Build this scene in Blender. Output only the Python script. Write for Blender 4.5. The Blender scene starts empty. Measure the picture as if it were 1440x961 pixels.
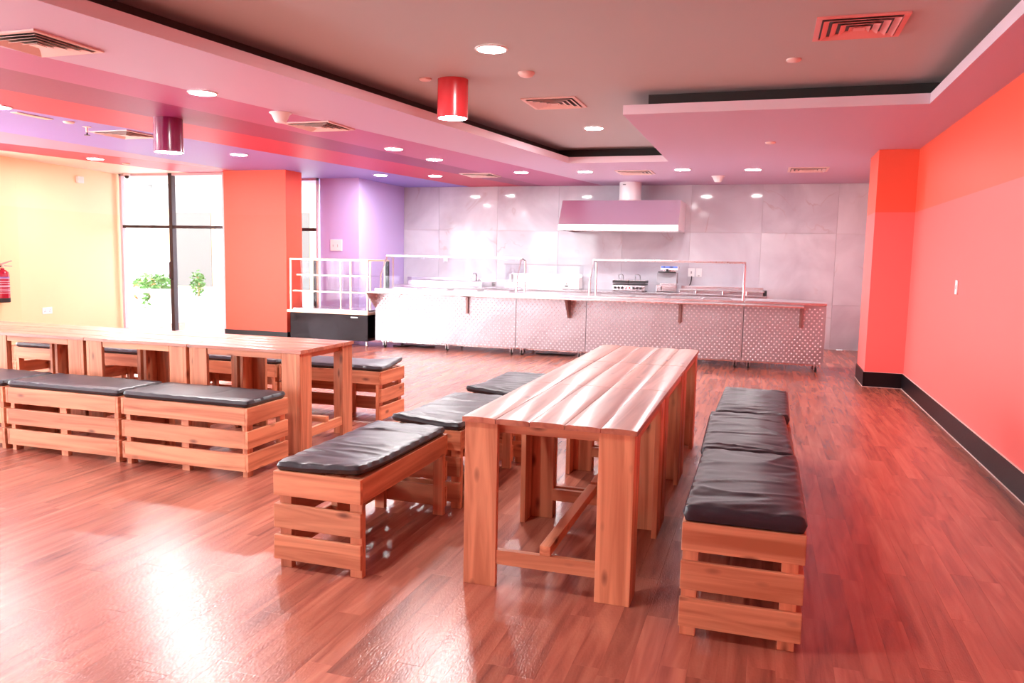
import bpy, bmesh, math, random
from mathutils import Vector, Matrix, noise

random.seed(7)
R = math.radians
scene = bpy.context.scene
COL = scene.collection

# ---------------------------------------------------------------- camera
def make_camera():
    yaw, pitch, roll, f = R(17.673), R(6.143), R(1.1235), 1107.63
    fw = Vector((-math.sin(yaw) * math.cos(pitch), math.cos(yaw) * math.cos(pitch), -math.sin(pitch)))
    ri = Vector((math.cos(yaw), math.sin(yaw), 0))
    up = ri.cross(fw)
    r2 = math.cos(roll) * ri + math.sin(roll) * up
    u2 = -math.sin(roll) * ri + math.cos(roll) * up
    m = Matrix(((r2.x, u2.x, -fw.x, 0), (r2.y, u2.y, -fw.y, 0), (r2.z, u2.z, -fw.z, 1.46), (0, 0, 0, 1)))
    cam = bpy.data.cameras.new('camera')
    cam.sensor_width = 36.0
    cam.lens = f / 1440 * 36.0
    cam.clip_end = 200
    o = bpy.data.objects.new('camera', cam)
    COL.objects.link(o)
    o.matrix_world = m
    scene.camera = o
make_camera()

# ---------------------------------------------------------------- world, daylight, exposure
scene.view_settings.view_transform = 'Standard'
scene.view_settings.look = 'None'
scene.view_settings.gamma = 1.0
scene.view_settings.exposure = -0.05
scene.view_settings.use_curve_mapping = False
scene.cycles.transparent_max_bounces = 40

SKY = 15.0
world = bpy.data.worlds.new('sky')
scene.world = world
world.use_nodes = True
bg = world.node_tree.nodes['Background']
bg.inputs['Color'].default_value = (0.93, 0.97, 1.0, 1)
bg.inputs['Strength'].default_value = SKY

def area(name, loc, rot, sx, sy, radiance, col=(1, 1, 1)):
    l = bpy.data.lights.new(name, 'AREA')
    l.shape = 'RECTANGLE'
    l.size, l.size_y = sx, sy
    l.energy = radiance * math.pi * sx * sy
    l.color = col
    o = bpy.data.objects.new(name, l)
    COL.objects.link(o)
    o.location = loc
    o.rotation_euler = rot
    return o
# daylight standing in the glazed openings of the left side and of the wall behind the camera
LEFT_BAYS = [(-3.2, -0.6), (-0.2, 2.4), (2.8, 5.4), (5.8, 8.0)]
REAR_BAYS = [(-9.6, -6.8)]
for (a, b), rad in zip(LEFT_BAYS, (5.0, 7.5, 10.0, 10.5)):
    area('daylight_left', (-10.99, (a + b) / 2, 1.4), (0, R(-90), 0), 2.36, b - a - 0.1, rad, (1.0, 0.97, 0.98))
for a, b in REAR_BAYS:
    area('daylight_rear', ((a + b) / 2, -4.29, 1.4), (R(90), 0, 0), b - a - 0.1, 2.36, 4.0, (1.0, 0.97, 0.98))

LAMP = 460.0      # radiance of the downlight discs

# ---------------------------------------------------------------- materials
def new_mat(name):
    m = bpy.data.materials.new(name)
    m.use_nodes = True
    nt = m.node_tree
    return m, nt, nt.nodes['Principled BSDF']

def N(nt, kind, **kw):
    n = nt.nodes.new(kind)
    for k, v in kw.items():
        if k.startswith('i_'):
            n.inputs[k[2:].replace('_', ' ')].default_value = v
        else:
            setattr(n, k, v)
    return n

def plain(name, col, rough=0.5, metal=0.0, spec=0.5, bump=0.0, bscale=60.0, coat=0.0):
    m, nt, p = new_mat(name)
    p.inputs['Base Color'].default_value = (*col, 1)
    p.inputs['Roughness'].default_value = rough
    p.inputs['Metallic'].default_value = metal
    p.inputs['Specular IOR Level'].default_value = spec
    if coat:
        p.inputs['Coat Weight'].default_value = coat
        p.inputs['Coat Roughness'].default_value = 0.1
    tc = N(nt, 'ShaderNodeTexCoord')
    nz = N(nt, 'ShaderNodeTexNoise', i_Scale=bscale, i_Detail=3.0)
    nt.links.new(tc.outputs['Object'], nz.inputs['Vector'])
    if bump:
        b = N(nt, 'ShaderNodeBump', i_Strength=bump, i_Distance=0.01)
        nt.links.new(nz.outputs['Fac'], b.inputs['Height'])
        nt.links.new(b.outputs['Normal'], p.inputs['Normal'])
    else:
        mr = N(nt, 'ShaderNodeMapRange')
        mr.inputs['To Min'].default_value = max(0.02, rough - 0.03)
        mr.inputs['To Max'].default_value = rough + 0.03
        nt.links.new(nz.outputs['Fac'], mr.inputs['Value'])
        nt.links.new(mr.outputs['Result'], p.inputs['Roughness'])
    return m

def paint2(name, upper, lower, split=2.06, rough=0.45):
    """wall paint in two tones meeting at a level line"""
    m, nt, p = new_mat(name)
    g = N(nt, 'ShaderNodeNewGeometry')
    s = N(nt, 'ShaderNodeSeparateXYZ')
    c = N(nt, 'ShaderNodeMath', operation='GREATER_THAN')
    c.inputs[1].default_value = split
    mx = N(nt, 'ShaderNodeMix', data_type='RGBA')
    mx.inputs['A'].default_value = (*lower, 1)
    mx.inputs['B'].default_value = (*upper, 1)
    nt.links.new(g.outputs['Position'], s.inputs['Vector'])
    nt.links.new(s.outputs['Z'], c.inputs[0])
    nt.links.new(c.outputs[0], mx.inputs['Factor'])
    nt.links.new(mx.outputs['Result'], p.inputs['Base Color'])
    p.inputs['Roughness'].default_value = rough
    p.inputs['Specular IOR Level'].default_value = 0.35
    nz = N(nt, 'ShaderNodeTexNoise', i_Scale=180.0)
    nt.links.new(g.outputs['Position'], nz.inputs['Vector'])
    b = N(nt, 'ShaderNodeBump', i_Strength=0.05, i_Distance=0.004)
    nt.links.new(nz.outputs['Fac'], b.inputs['Height'])
    nt.links.new(b.outputs['Normal'], p.inputs['Normal'])
    return m

def wood(name, axis, c1, c2, knot, rough=0.5, coat=0.0, gscale=1.0):
    """pine: grain stretched along one local axis, knots, a shift per object"""
    m, nt, p = new_mat(name)
    tc = N(nt, 'ShaderNodeTexCoord')
    oi = N(nt, 'ShaderNodeObjectInfo')
    ad = N(nt, 'ShaderNodeVectorMath', operation='MULTIPLY_ADD')
    ad.inputs[1].default_value = (1, 1, 1)
    cm = N(nt, 'ShaderNodeCombineXYZ')
    ml = N(nt, 'ShaderNodeMath', operation='MULTIPLY')
    ml.inputs[1].default_value = 37.0
    nt.links.new(oi.outputs['Random'], ml.inputs[0])
    for k in range(3):
        nt.links.new(ml.outputs[0], cm.inputs[k])
    nt.links.new(tc.outputs['Object'], ad.inputs[0])
    nt.links.new(cm.outputs[0], ad.inputs[2])
    sc = [14.0 * gscale] * 3
    sc['xyz'.index(axis)] = 0.9
    mp = N(nt, 'ShaderNodeMapping')
    mp.inputs['Scale'].default_value = sc
    nt.links.new(ad.outputs[0], mp.inputs['Vector'])
    n1 = N(nt, 'ShaderNodeTexNoise', i_Scale=1.0, i_Detail=6.0, i_Distortion=1.2)
    nt.links.new(mp.outputs[0], n1.inputs['Vector'])
    r1 = N(nt, 'ShaderNodeValToRGB')
    r1.color_ramp.elements[0].position, r1.color_ramp.elements[1].position = 0.30, 0.62
    r1.color_ramp.elements[0].color = (*c2, 1)
    r1.color_ramp.elements[1].color = (*c1, 1)
    nt.links.new(n1.outputs['Fac'], r1.inputs['Fac'])
    sk = [9.0] * 3
    sk['xyz'.index(axis)] = 3.6
    mk = N(nt, 'ShaderNodeMapping')
    mk.inputs['Scale'].default_value = sk
    nt.links.new(ad.outputs[0], mk.inputs['Vector'])
    vo = N(nt, 'ShaderNodeTexVoronoi', i_Scale=1.0)
    nt.links.new(mk.outputs[0], vo.inputs['Vector'])
    r2 = N(nt, 'ShaderNodeMapRange')
    r2.inputs['From Min'].default_value, r2.inputs['From Max'].default_value = 0.05, 0.17
    r2.inputs['To Min'].default_value, r2.inputs['To Max'].default_value = 0.8, 0.0
    nt.links.new(vo.outputs['Distance'], r2.inputs['Value'])
    mx = N(nt, 'ShaderNodeMix', data_type='RGBA')
    mx.inputs['B'].default_value = (*knot, 1)
    nt.links.new(r2.outputs[0], mx.inputs['Factor'])
    nt.links.new(r1.outputs['Color'], mx.inputs['A'])
    hv = N(nt, 'ShaderNodeHueSaturation')
    vr = N(nt, 'ShaderNodeMapRange')
    vr.inputs['To Min'].default_value, vr.inputs['To Max'].default_value = 0.82, 1.14
    nt.links.new(oi.outputs['Random'], vr.inputs['Value'])
    nt.links.new(vr.outputs[0], hv.inputs['Value'])
    nt.links.new(mx.outputs['Result'], hv.inputs['Color'])
    nt.links.new(hv.outputs['Color'], p.inputs['Base Color'])
    p.inputs['Roughness'].default_value = rough
    if coat:
        p.inputs['Coat Weight'].default_value = coat
        p.inputs['Coat Roughness'].default_value = 0.20
    b = N(nt, 'ShaderNodeBump', i_Strength=0.12, i_Distance=0.003)
    nt.links.new(n1.outputs['Fac'], b.inputs['Height'])
    nt.links.new(b.outputs['Normal'], p.inputs['Normal'])
    return m

def floor_mat():
    m, nt, p = new_mat('vinyl_plank')
    g = N(nt, 'ShaderNodeNewGeometry')
    oi = N(nt, 'ShaderNodeObjectInfo')
    su = N(nt, 'ShaderNodeMath', operation='ADD')
    nt.links.new(g.outputs['Random Per Island'], su.inputs[0])
    nt.links.new(oi.outputs['Random'], su.inputs[1])
    fr = N(nt, 'ShaderNodeMath', operation='FRACT')
    nt.links.new(su.outputs[0], fr.inputs[0])
    mp = N(nt, 'ShaderNodeMapping')
    mp.inputs['Scale'].default_value = (17.0, 1.5, 1.0)
    nt.links.new(g.outputs['Position'], mp.inputs['Vector'])
    off = N(nt, 'ShaderNodeVectorMath', operation='ADD')
    cm = N(nt, 'ShaderNodeCombineXYZ')
    ml = N(nt, 'ShaderNodeMath', operation='MULTIPLY')
    ml.inputs[1].default_value = 53.0
    nt.links.new(fr.outputs[0], ml.inputs[0])
    nt.links.new(ml.outputs[0], cm.inputs[1])
    nt.links.new(ml.outputs[0], cm.inputs[2])
    nt.links.new(mp.outputs[0], off.inputs[0])
    nt.links.new(cm.outputs[0], off.inputs[1])
    n1 = N(nt, 'ShaderNodeTexNoise', i_Scale=1.0, i_Detail=5.0, i_Distortion=0.8)
    nt.links.new(off.outputs[0], n1.inputs['Vector'])
    r1 = N(nt, 'ShaderNodeValToRGB')
    e = r1.color_ramp.elements
    e[0].position, e[1].position = 0.25, 0.75
    e[0].color = (0.22, 0.062, 0.046, 1)
    e[1].color = (0.52, 0.195, 0.125, 1)
    k = e.new(0.5)
    k.color = (0.40, 0.128, 0.085, 1)
    nt.links.new(n1.outputs['Fac'], r1.inputs['Fac'])
    hv = N(nt, 'ShaderNodeHueSaturation')
    vr = N(nt, 'ShaderNodeMapRange')
    vr.inputs['To Min'].default_value, vr.inputs['To Max'].default_value = 0.80, 1.15
    nt.links.new(fr.outputs[0], vr.inputs['Value'])
    nt.links.new(vr.outputs[0], hv.inputs['Value'])
    nt.links.new(r1.outputs['Color'], hv.inputs['Color'])
    nt.links.new(hv.outputs['Color'], p.inputs['Base Color'])
    p.inputs['Roughness'].default_value = 0.24
    p.inputs['Specular IOR Level'].default_value = 0.65
    # embossed vinyl relief
    mp2 = N(nt, 'ShaderNodeMapping')
    mp2.inputs['Scale'].default_value = (150.0, 55.0, 60.0)
    nt.links.new(g.outputs['Position'], mp2.inputs['Vector'])
    n2 = N(nt, 'ShaderNodeTexNoise', i_Scale=1.0, i_Detail=2.0)
    nt.links.new(mp2.outputs[0], n2.inputs['Vector'])
    b = N(nt, 'ShaderNodeBump', i_Strength=0.30, i_Distance=0.004)
    nt.links.new(n2.outputs['Fac'], b.inputs['Height'])
    nt.links.new(b.outputs['Normal'], p.inputs['Normal'])
    return m

def marble_mat():
    m, nt, p = new_mat('polished_marble')
    g = N(nt, 'ShaderNodeNewGeometry')
    oi = N(nt, 'ShaderNodeObjectInfo')
    cm = N(nt, 'ShaderNodeCombineXYZ')
    ml = N(nt, 'ShaderNodeMath', operation='MULTIPLY')
    ml.inputs[1].default_value = 91.0
    nt.links.new(oi.outputs['Random'], ml.inputs[0])
    nt.links.new(ml.outputs[0], cm.inputs[1])
    ad = N(nt, 'ShaderNodeVectorMath', operation='ADD')
    nt.links.new(g.outputs['Position'], ad.inputs[0])
    nt.links.new(cm.outputs[0], ad.inputs[1])
    cloud = N(nt, 'ShaderNodeTexNoise', i_Scale=0.9, i_Detail=6.0, i_Distortion=0.6)
    nt.links.new(ad.outputs[0], cloud.inputs['Vector'])
    r0 = N(nt, 'ShaderNodeValToRGB')
    r0.color_ramp.elements[0].position, r0.color_ramp.elements[1].position = 0.32, 0.62
    r0.color_ramp.elements[0].color = (0.45, 0.40, 0.46, 1)
    r0.color_ramp.elements[1].color = (0.64, 0.62, 0.67, 1)
    nt.links.new(cloud.outputs['Fac'], r0.inputs['Fac'])
    v = N(nt, 'ShaderNodeTexNoise', i_Scale=0.8, i_Detail=4.0, i_Distortion=0.7)
    nt.links.new(ad.outputs[0], v.inputs['Vector'])
    d = N(nt, 'ShaderNodeMath', operation='SUBTRACT')
    d.inputs[1].default_value = 0.5
    nt.links.new(v.outputs['Fac'], d.inputs[0])
    a = N(nt, 'ShaderNodeMath', operation='ABSOLUTE')
    nt.links.new(d.outputs[0], a.inputs[0])
    mr = N(nt, 'ShaderNodeMapRange')
    mr.inputs['From Min'].default_value, mr.inputs['From Max'].default_value = 0.0, 0.010
    mr.inputs['To Min'].default_value, mr.inputs['To Max'].default_value = 0.45, 0.0
    nt.links.new(a.outputs[0], mr.inputs['Value'])
    mask = N(nt, 'ShaderNodeTexNoise', i_Scale=1.3)
    nt.links.new(ad.outputs[0], mask.inputs['Vector'])
    mk = N(nt, 'ShaderNodeMapRange')
    mk.inputs['From Min'].default_value, mk.inputs['From Max'].default_value = 0.5, 0.62
    nt.links.new(mask.outputs['Fac'], mk.inputs['Value'])
    mu = N(nt, 'ShaderNodeMath', operation='MULTIPLY')
    nt.links.new(mr.outputs[0], mu.inputs[0])
    nt.links.new(mk.outputs[0], mu.inputs[1])
    mx = N(nt, 'ShaderNodeMix', data_type='RGBA')
    mx.inputs['B'].default_value = (0.42, 0.25, 0.25, 1)
    nt.links.new(mu.outputs[0], mx.inputs['Factor'])
    nt.links.new(r0.outputs['Color'], mx.inputs['A'])
    nt.links.new(mx.outputs['Result'], p.inputs['Base Color'])
    p.inputs['Roughness'].default_value = 0.07
    p.inputs['Specular IOR Level'].default_value = 0.3
    return m

def steel(name, col=(0.72, 0.68, 0.70), rough=0.22, axis='x', aniso=0.5):
    m, nt, p = new_mat(name)
    p.inputs['Base Color'].default_value = (*col, 1)
    p.inputs['Metallic'].default_value = 1.0
    p.inputs['Anisotropic'].default_value = aniso
    tc = N(nt, 'ShaderNodeTexCoord')
    mp = N(nt, 'ShaderNodeMapping')
    sc = [220.0] * 3
    sc['xyz'.index(axis)] = 3.0
    mp.inputs['Scale'].default_value = sc
    nt.links.new(tc.outputs['Object'], mp.inputs['Vector'])
    nz = N(nt, 'ShaderNodeTexNoise', i_Scale=1.0)
    nt.links.new(mp.outputs[0], nz.inputs['Vector'])
    mr = N(nt, 'ShaderNodeMapRange')
    mr.inputs['To Min'].default_value, mr.inputs['To Max'].default_value = rough - 0.05, rough + 0.06
    nt.links.new(nz.outputs['Fac'], mr.inputs['Value'])
    nt.links.new(mr.outputs[0], p.inputs['Roughness'])
    # slight waviness of the sheet
    nw = N(nt, 'ShaderNodeTexNoise', i_Scale=2.2, i_Detail=1.0)
    nt.links.new(tc.outputs['Object'], nw.inputs['Vector'])
    b = N(nt, 'ShaderNodeBump', i_Strength=0.35, i_Distance=0.03)
    nt.links.new(nw.outputs['Fac'], b.inputs['Height'])
    nt.links.new(b.outputs['Normal'], p.inputs['Normal'])
    return m

def glass_mat(name, tint=(1, 1, 1), refl=1.0):
    """thin pane: clear straight through with a Fresnel reflection"""
    m = bpy.data.materials.new(name)
    m.use_nodes = True
    nt = m.node_tree
    nt.nodes.remove(nt.nodes['Principled BSDF'])
    out = nt.nodes['Material Output']
    tr = N(nt, 'ShaderNodeBsdfTransparent')
    tr.inputs['Color'].default_value = (*tint, 1)
    gl = N(nt, 'ShaderNodeBsdfGlossy')
    gl.inputs['Roughness'].default_value = 0.02
    # Schlick reflectance, the same from both faces of the pane
    g = N(nt, 'ShaderNodeNewGeometry')
    dt = N(nt, 'ShaderNodeVectorMath', operation='DOT_PRODUCT')
    nt.links.new(g.outputs['Incoming'], dt.inputs[0])
    nt.links.new(g.outputs['Normal'], dt.inputs[1])
    ab = N(nt, 'ShaderNodeMath', operation='ABSOLUTE')
    nt.links.new(dt.outputs['Value'], ab.inputs[0])
    om = N(nt, 'ShaderNodeMath', operation='SUBTRACT')
    om.inputs[0].default_value = 1.0
    nt.links.new(ab.outputs[0], om.inputs[1])
    pw = N(nt, 'ShaderNodeMath', operation='POWER')
    pw.inputs[1].default_value = 5.0
    nt.links.new(om.outputs[0], pw.inputs[0])
    ml = N(nt, 'ShaderNodeMath', operation='MULTIPLY_ADD')
    ml.inputs[1].default_value = 0.5 * refl
    ml.inputs[2].default_value = 0.03 * refl
    nt.links.new(pw.outputs[0], ml.inputs[0])
    mx = N(nt, 'ShaderNodeMixShader')
    nt.links.new(ml.outputs[0], mx.inputs[0])
    nt.links.new(tr.outputs[0], mx.inputs[1])
    nt.links.new(gl.outputs[0], mx.inputs[2])
    nt.links.new(mx.outputs[0], out.inputs['Surface'])
    return m

def emit(name, col, strength):
    m, nt, p = new_mat(name)
    p.inputs['Base Color'].default_value = (0.8, 0.8, 0.8, 1)
    p.inputs['Emission Color'].default_value = (*col, 1)
    p.inputs['Emission Strength'].default_value = strength
    return m

PINE1, PINE2, KNOT = (0.76, 0.32, 0.17), (0.43, 0.125, 0.055), (0.12, 0.025, 0.012)
M = {
    'floor': floor_mat(),
    'sub': plain('screed', (0.06, 0.03, 0.025), 0.8),
    'marble': marble_mat(),
    'grout': plain('grout', (0.55, 0.48, 0.50), 0.8),
    'red': paint2('coral_red_paint', (0.90, 0.125, 0.070), (0.92, 0.175, 0.16)),
    'orange': paint2('orange_red_paint', (0.90, 0.105, 0.060), (0.90, 0.10, 0.055)),
    'yellow': paint2('yellow_paint', (0.94, 0.70, 0.44), (0.95, 0.69, 0.40)),
    'purple': plain('purple_paint', (0.56, 0.43, 0.78), 0.5),
    'white_wall': plain('white_paint', (0.8, 0.77, 0.77), 0.6),
    'ceil': plain('ceiling_pink_paint', (0.57, 0.40, 0.57), 0.5),
    'lip': plain('ceiling_lip_paint', (0.74, 0.60, 0.68), 0.5),
    'tray': plain('tray_taupe_paint', (0.46, 0.46, 0.46), 0.55),
    'cove': plain('cove_dark', (0.035, 0.032, 0.030), 0.7),  # one dark tone for the tray's recessed sides
    'rose': plain('stripe_rose_paint', (0.47, 0.105, 0.27), 0.5),
    'crimson': plain('stripe_crimson_paint', (0.28, 0.022, 0.13), 0.45),
    'sred': plain('stripe_red_paint', (0.54, 0.016, 0.085), 0.45),
    'violet': plain('stripe_violet_paint', (0.31, 0.25, 0.66), 0.5),
    'mauve': plain('stripe_mauve_paint', (0.46, 0.28, 0.42), 0.5),
    'cream': plain('stripe_cream_paint', (0.92, 0.78, 0.68), 0.5),
    'black': plain('black_baseboard', (0.010, 0.006, 0.008), 0.35, 0, 0.25),
    'alu': plain('dark_aluminium', (0.06, 0.045, 0.05), 0.35, 0.6),
    'glass': glass_mat('window_glass', (0.98, 0.99, 0.99), 0.9),
    'cglass': glass_mat('display_glass', (0.95, 0.96, 0.97), 0.3),
    'wx': wood('pine_along_x', 'x', PINE1, PINE2, KNOT),
    'wy': wood('pine_along_y', 'y', PINE1, PINE2, KNOT),
    'wz': wood('pine_along_z', 'z', PINE1, PINE2, KNOT),
    'wtop': wood('varnished_pine', 'x', (0.54, 0.21, 0.13), (0.34, 0.10, 0.06), KNOT, 0.38, 0.55),
    'leather': plain('black_leatherette', (0.022, 0.017, 0.024), 0.36, 0, 0.5, 0.08, 220.0),
    'steel': steel('brushed_steel', (0.74, 0.70, 0.72), 0.24, 'x'),
    'steelz': steel('brushed_steel_sheet', (0.46, 0.43, 0.47), 0.42, 'z', 0.3),
    'hoodsteel': steel('brushed_hood_steel', (0.90, 0.86, 0.90), 0.30, 'x', 0.85),
    'chrome': plain('chrome_tube', (0.78, 0.77, 0.80), 0.28, 1.0),
    'dsteel': steel('dark_steel_sheet', (0.022, 0.018, 0.020), 0.14, 'z', 0.4),
    'bracket': plain('bracket_steel_shaded', (0.28, 0.17, 0.16), 0.4, 0.6),  # brownish-dark shadow put into the steel's base colour
    'dot': plain('embossed_steel', (0.80, 0.74, 0.78), 0.42, 0.85),
    'dark': plain('black_plastic', (0.02, 0.018, 0.02), 0.4),
    'rubber': plain('black_rubber', (0.012, 0.010, 0.010), 0.6),
    'white': plain('white_plastic', (0.85, 0.83, 0.84), 0.35),
    'grey': plain('grey_plastic', (0.35, 0.33, 0.36), 0.4),
    'blue': plain('blue_plastic', (0.12, 0.22, 0.75), 0.4),
    'brass': plain('pale_gold_trim', (0.80, 0.58, 0.42), 0.3, 0.6),
    'diff': plain('diffuser_enamel', (0.82, 0.62, 0.58), 0.4),
    'diffp': plain('diffuser_coral_enamel', (0.80, 0.30, 0.28), 0.4),
    'lamp_on': emit('lamp_lens', (1.0, 0.98, 0.97), LAMP),
    'lampred': plain('red_lacquer', (0.62, 0.035, 0.045), 0.25, 0, 0.6, 0, 60, 0.5),
    'lampmag': plain('magenta_lacquer', (0.20, 0.006, 0.07), 0.25, 0, 0.6, 0, 60, 0.5),
    'ext': plain('extinguisher_red', (0.34, 0.006, 0.03), 0.25),
    'extlab': plain('extinguisher_blue_label', (0.16, 0.12, 0.42), 0.4),
    'extw': plain('extinguisher_white_print', (0.60, 0.36, 0.46), 0.4),
    'leaf': plain('leaf_green', (0.10, 0.26, 0.06), 0.5),
    'leaf2': plain('leaf_orange', (0.50, 0.22, 0.08), 0.5),
    'lawn': plain('lawn_green', (0.02, 0.09, 0.015), 0.9),
    'ground': plain('pale_paving', (0.55, 0.53, 0.52), 0.8),
    'render': plain('white_render', (0.36, 0.36, 0.36), 0.8),
    'outpane': plain('dark_panel', (0.075, 0.065, 0.062), 0.6),  # darker tone so the openings stand out from the facade
    'tan': plain('tan_stone', (0.55, 0.38, 0.22), 0.8),
    'red_led': plain('red_indicator', (0.6, 0.02, 0.03), 0.4),
    'puddle': plain('clear_film', (0.6, 0.6, 0.65), 0.3),
}

# ---------------------------------------------------------------- geometry helpers
class MB:
    """collects solids, then builds ONE mesh"""
    def __init__(s):
        s.v, s.f, s.mi = [], [], []
    def add(s, verts, faces, mi=0):
        o = len(s.v)
        s.v += [tuple(p) for p in verts]
        s.f += [tuple(i + o for i in f) for f in faces]
        s.mi += [mi] * len(faces)
        return s
    def box(s, x0, x1, y0, y1, z0, z1, mi=0):
        v = [(x, y, z) for z in (z0, z1) for y in (y0, y1) for x in (x0, x1)]
        return s.add(v, [(0, 2, 3, 1), (4, 5, 7, 6), (0, 1, 5, 4), (2, 6, 7, 3), (0, 4, 6, 2), (1, 3, 7, 5)], mi)
    def poly(s, pts, mi=0):
        return s.add(pts, [tuple(range(len(pts)))], mi)
    def prism(s, pts2, plane, a, b, mi=0):
        """closed outline swept between a and b along the axis missing from plane"""
        def P(p, t):
            return {'xy': (p[0], p[1], t), 'xz': (p[0], t, p[1]), 'yz': (t, p[0], p[1])}[plane]
        n = len(pts2)
        v = [P(p, a) for p in pts2] + [P(p, b) for p in pts2]
        f = [tuple(range(n))[::-1], tuple(range(n, 2 * n))]
        f += [(i, (i + 1) % n, n + (i + 1) % n, n + i) for i in range(n)]
        return s.add(v, f, mi)
    def lathe(s, prof, n=20, c=(0, 0, 0), mi=0, cap=True):
        v, f = [], []
        for r, z in prof:
            for k in range(n):
                a = 2 * math.pi * k / n
                v.append((c[0] + r * math.cos(a), c[1] + r * math.sin(a), c[2] + z))
        for i in range(len(prof) - 1):
            for k in range(n):
                k2 = (k + 1) % n
                f.append((i * n + k, i * n + k2, (i + 1) * n + k2, (i + 1) * n + k))
        if cap:
            f.append(tuple(range(n))[::-1])
            f.append(tuple((len(prof) - 1) * n + k for k in range(n)))
        return s.add(v, f, mi)
    def tube(s, pts, r, n=8, mi=0):
        pts = [Vector(p) for p in pts]
        v, f = [], []
        for i, p in enumerate(pts):
            d = (pts[min(i + 1, len(pts) - 1)] - pts[max(i - 1, 0)]).normalized()
            a = Vector((0, 0, 1)) if abs(d.z) < 0.9 else Vector((1, 0, 0))
            e1 = d.cross(a).normalized()
            e2 = d.cross(e1)
            for k in range(n):
                t = 2 * math.pi * k / n
                v.append(p + r * (math.cos(t) * e1 + math.sin(t) * e2))
        for i in range(len(pts) - 1):
            for k in range(n):
                k2 = (k + 1) % n
                f.append((i * n + k, i * n + k2, (i + 1) * n + k2, (i + 1) * n + k))
        f.append(tuple(range(n)))
        f.append(tuple((len(pts) - 1) * n + k for k in range(n))[::-1])
        return s.add(v, f, mi)
    def build(s, name, mats, parent=None, bevel=0.0, smooth=False, segs=2):
        me = bpy.data.meshes.new(name)
        me.from_pydata(s.v, [], s.f)
        bm = bmesh.new()
        bm.from_mesh(me)
        bmesh.ops.recalc_face_normals(bm, faces=bm.faces)
        if not isinstance(mats, (list, tuple)):
            mats = [mats]
        for i, fc in enumerate(bm.faces):
            fc.material_index = s.mi[i] if i < len(s.mi) else 0
            fc.smooth = smooth
        if bevel:
            bmesh.ops.bevel(bm, geom=bm.edges[:], offset=bevel, segments=segs, profile=0.6, affect='EDGES', clamp_overlap=True)
        bm.to_mesh(me)
        bm.free()
        for mt in mats:
            me.materials.append(mt if not isinstance(mt, str) else M[mt])
        if smooth:
            me.shade_smooth()
            try:
                me.set_sharp_from_angle(angle=R(40))
            except Exception:
                pass
        o = bpy.data.objects.new(name, me)
        COL.objects.link(o)
        o.parent = parent
        return o

def box(name, x0, x1, y0, y1, z0, z1, mt, parent=None, bevel=0.0):
    return MB().box(x0, x1, y0, y1, z0, z1).build(name, mt, parent, bevel)

def empty(name, loc=(0, 0, 0), rz=0.0):
    o = bpy.data.objects.new(name, None)
    COL.objects.link(o)
    o.location = loc
    o.rotation_euler = (0, 0, rz)
    o.empty_display_size = 0.1
    return o

def tag(o, label, cat, group=None):
    o['label'] = label
    o['category'] = cat
    if group:
        o['group'] = group
    return o

def struct(o):
    o['kind'] = 'structure'
    return o

def copy_tree(o, parent=None):
    c = o.copy()
    COL.objects.link(c)
    c.parent = parent
    for ch in list(o.children):
        copy_tree(ch, c)
    return c

# ================================================================ THE ROOM
H, TRAY, LIPZ = 2.777, 2.985, 2.862
XR, YB = 1.607, 14.316           # right wall, marble wall
XL, YR = -10.7, -4.0             # left facade, wall behind the camera

# ---- floor with its planks
PW, PL = 0.10, 0.92
floor = struct(box('floor', -11.3, XR + 0.15, YR - 0.2, YB + 0.1, -0.14, -0.012, 'sub'))
def floor_planks():
    cam = Vector((0.0, 0.0))
    cells = []
    nx = int((XR + 11.2) / PW) + 1
    for i in range(nx):
        x0 = XR - (i + 1) * PW
        off = (i * 0.37 + (i % 3) * 0.21) % 1.0 * PL
        y = YR - off
        while y < YB:
            a, b = max(y, YR), min(y + PL, YB)
            if b - a > 0.05:
                cells.append((x0, a, b))
            y += PL
    def vis(c):
        # in front of the lens and inside the frame: rank by how large it shows
        x, y = c[0] + PW / 2, (c[1] + c[2]) / 2
        yaw = R(17.673)
        d = -math.sin(yaw) * x + math.cos(yaw) * y
        l = math.cos(yaw) * x + math.sin(yaw) * y
        if d < 2.3 or abs(l) > 0.66 * d:
            return 1e6
        return d + (0.0 if b - a > 0.5 else 0.3)
    full = [c for c in cells if c[2] - c[1] > PL - 0.001]
    full.sort(key=vis)
    singles = set(full[:300])
    proto = None
    for c in full[:300]:
        if proto is None:
            proto = MB().box(0.0002, PW - 0.0002, 0.0002, PL - 0.0002, -0.0115, 0.0).build('plank', 'floor', floor)
            o = proto
        else:
            o = proto.copy()
            COL.objects.link(o)
        o.location = (c[0], c[1], 0)
    mb = MB()
    for c in cells:
        if c in singles:
            continue
        mb.box(c[0] + 0.0002, c[0] + PW - 0.0002, c[1] + 0.0002, c[2] - 0.0002, -0.0115, 0.0)
    o = mb.build('distant_planks', 'floor', floor)
    o['kind'] = 'stuff'
floor_planks()

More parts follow.
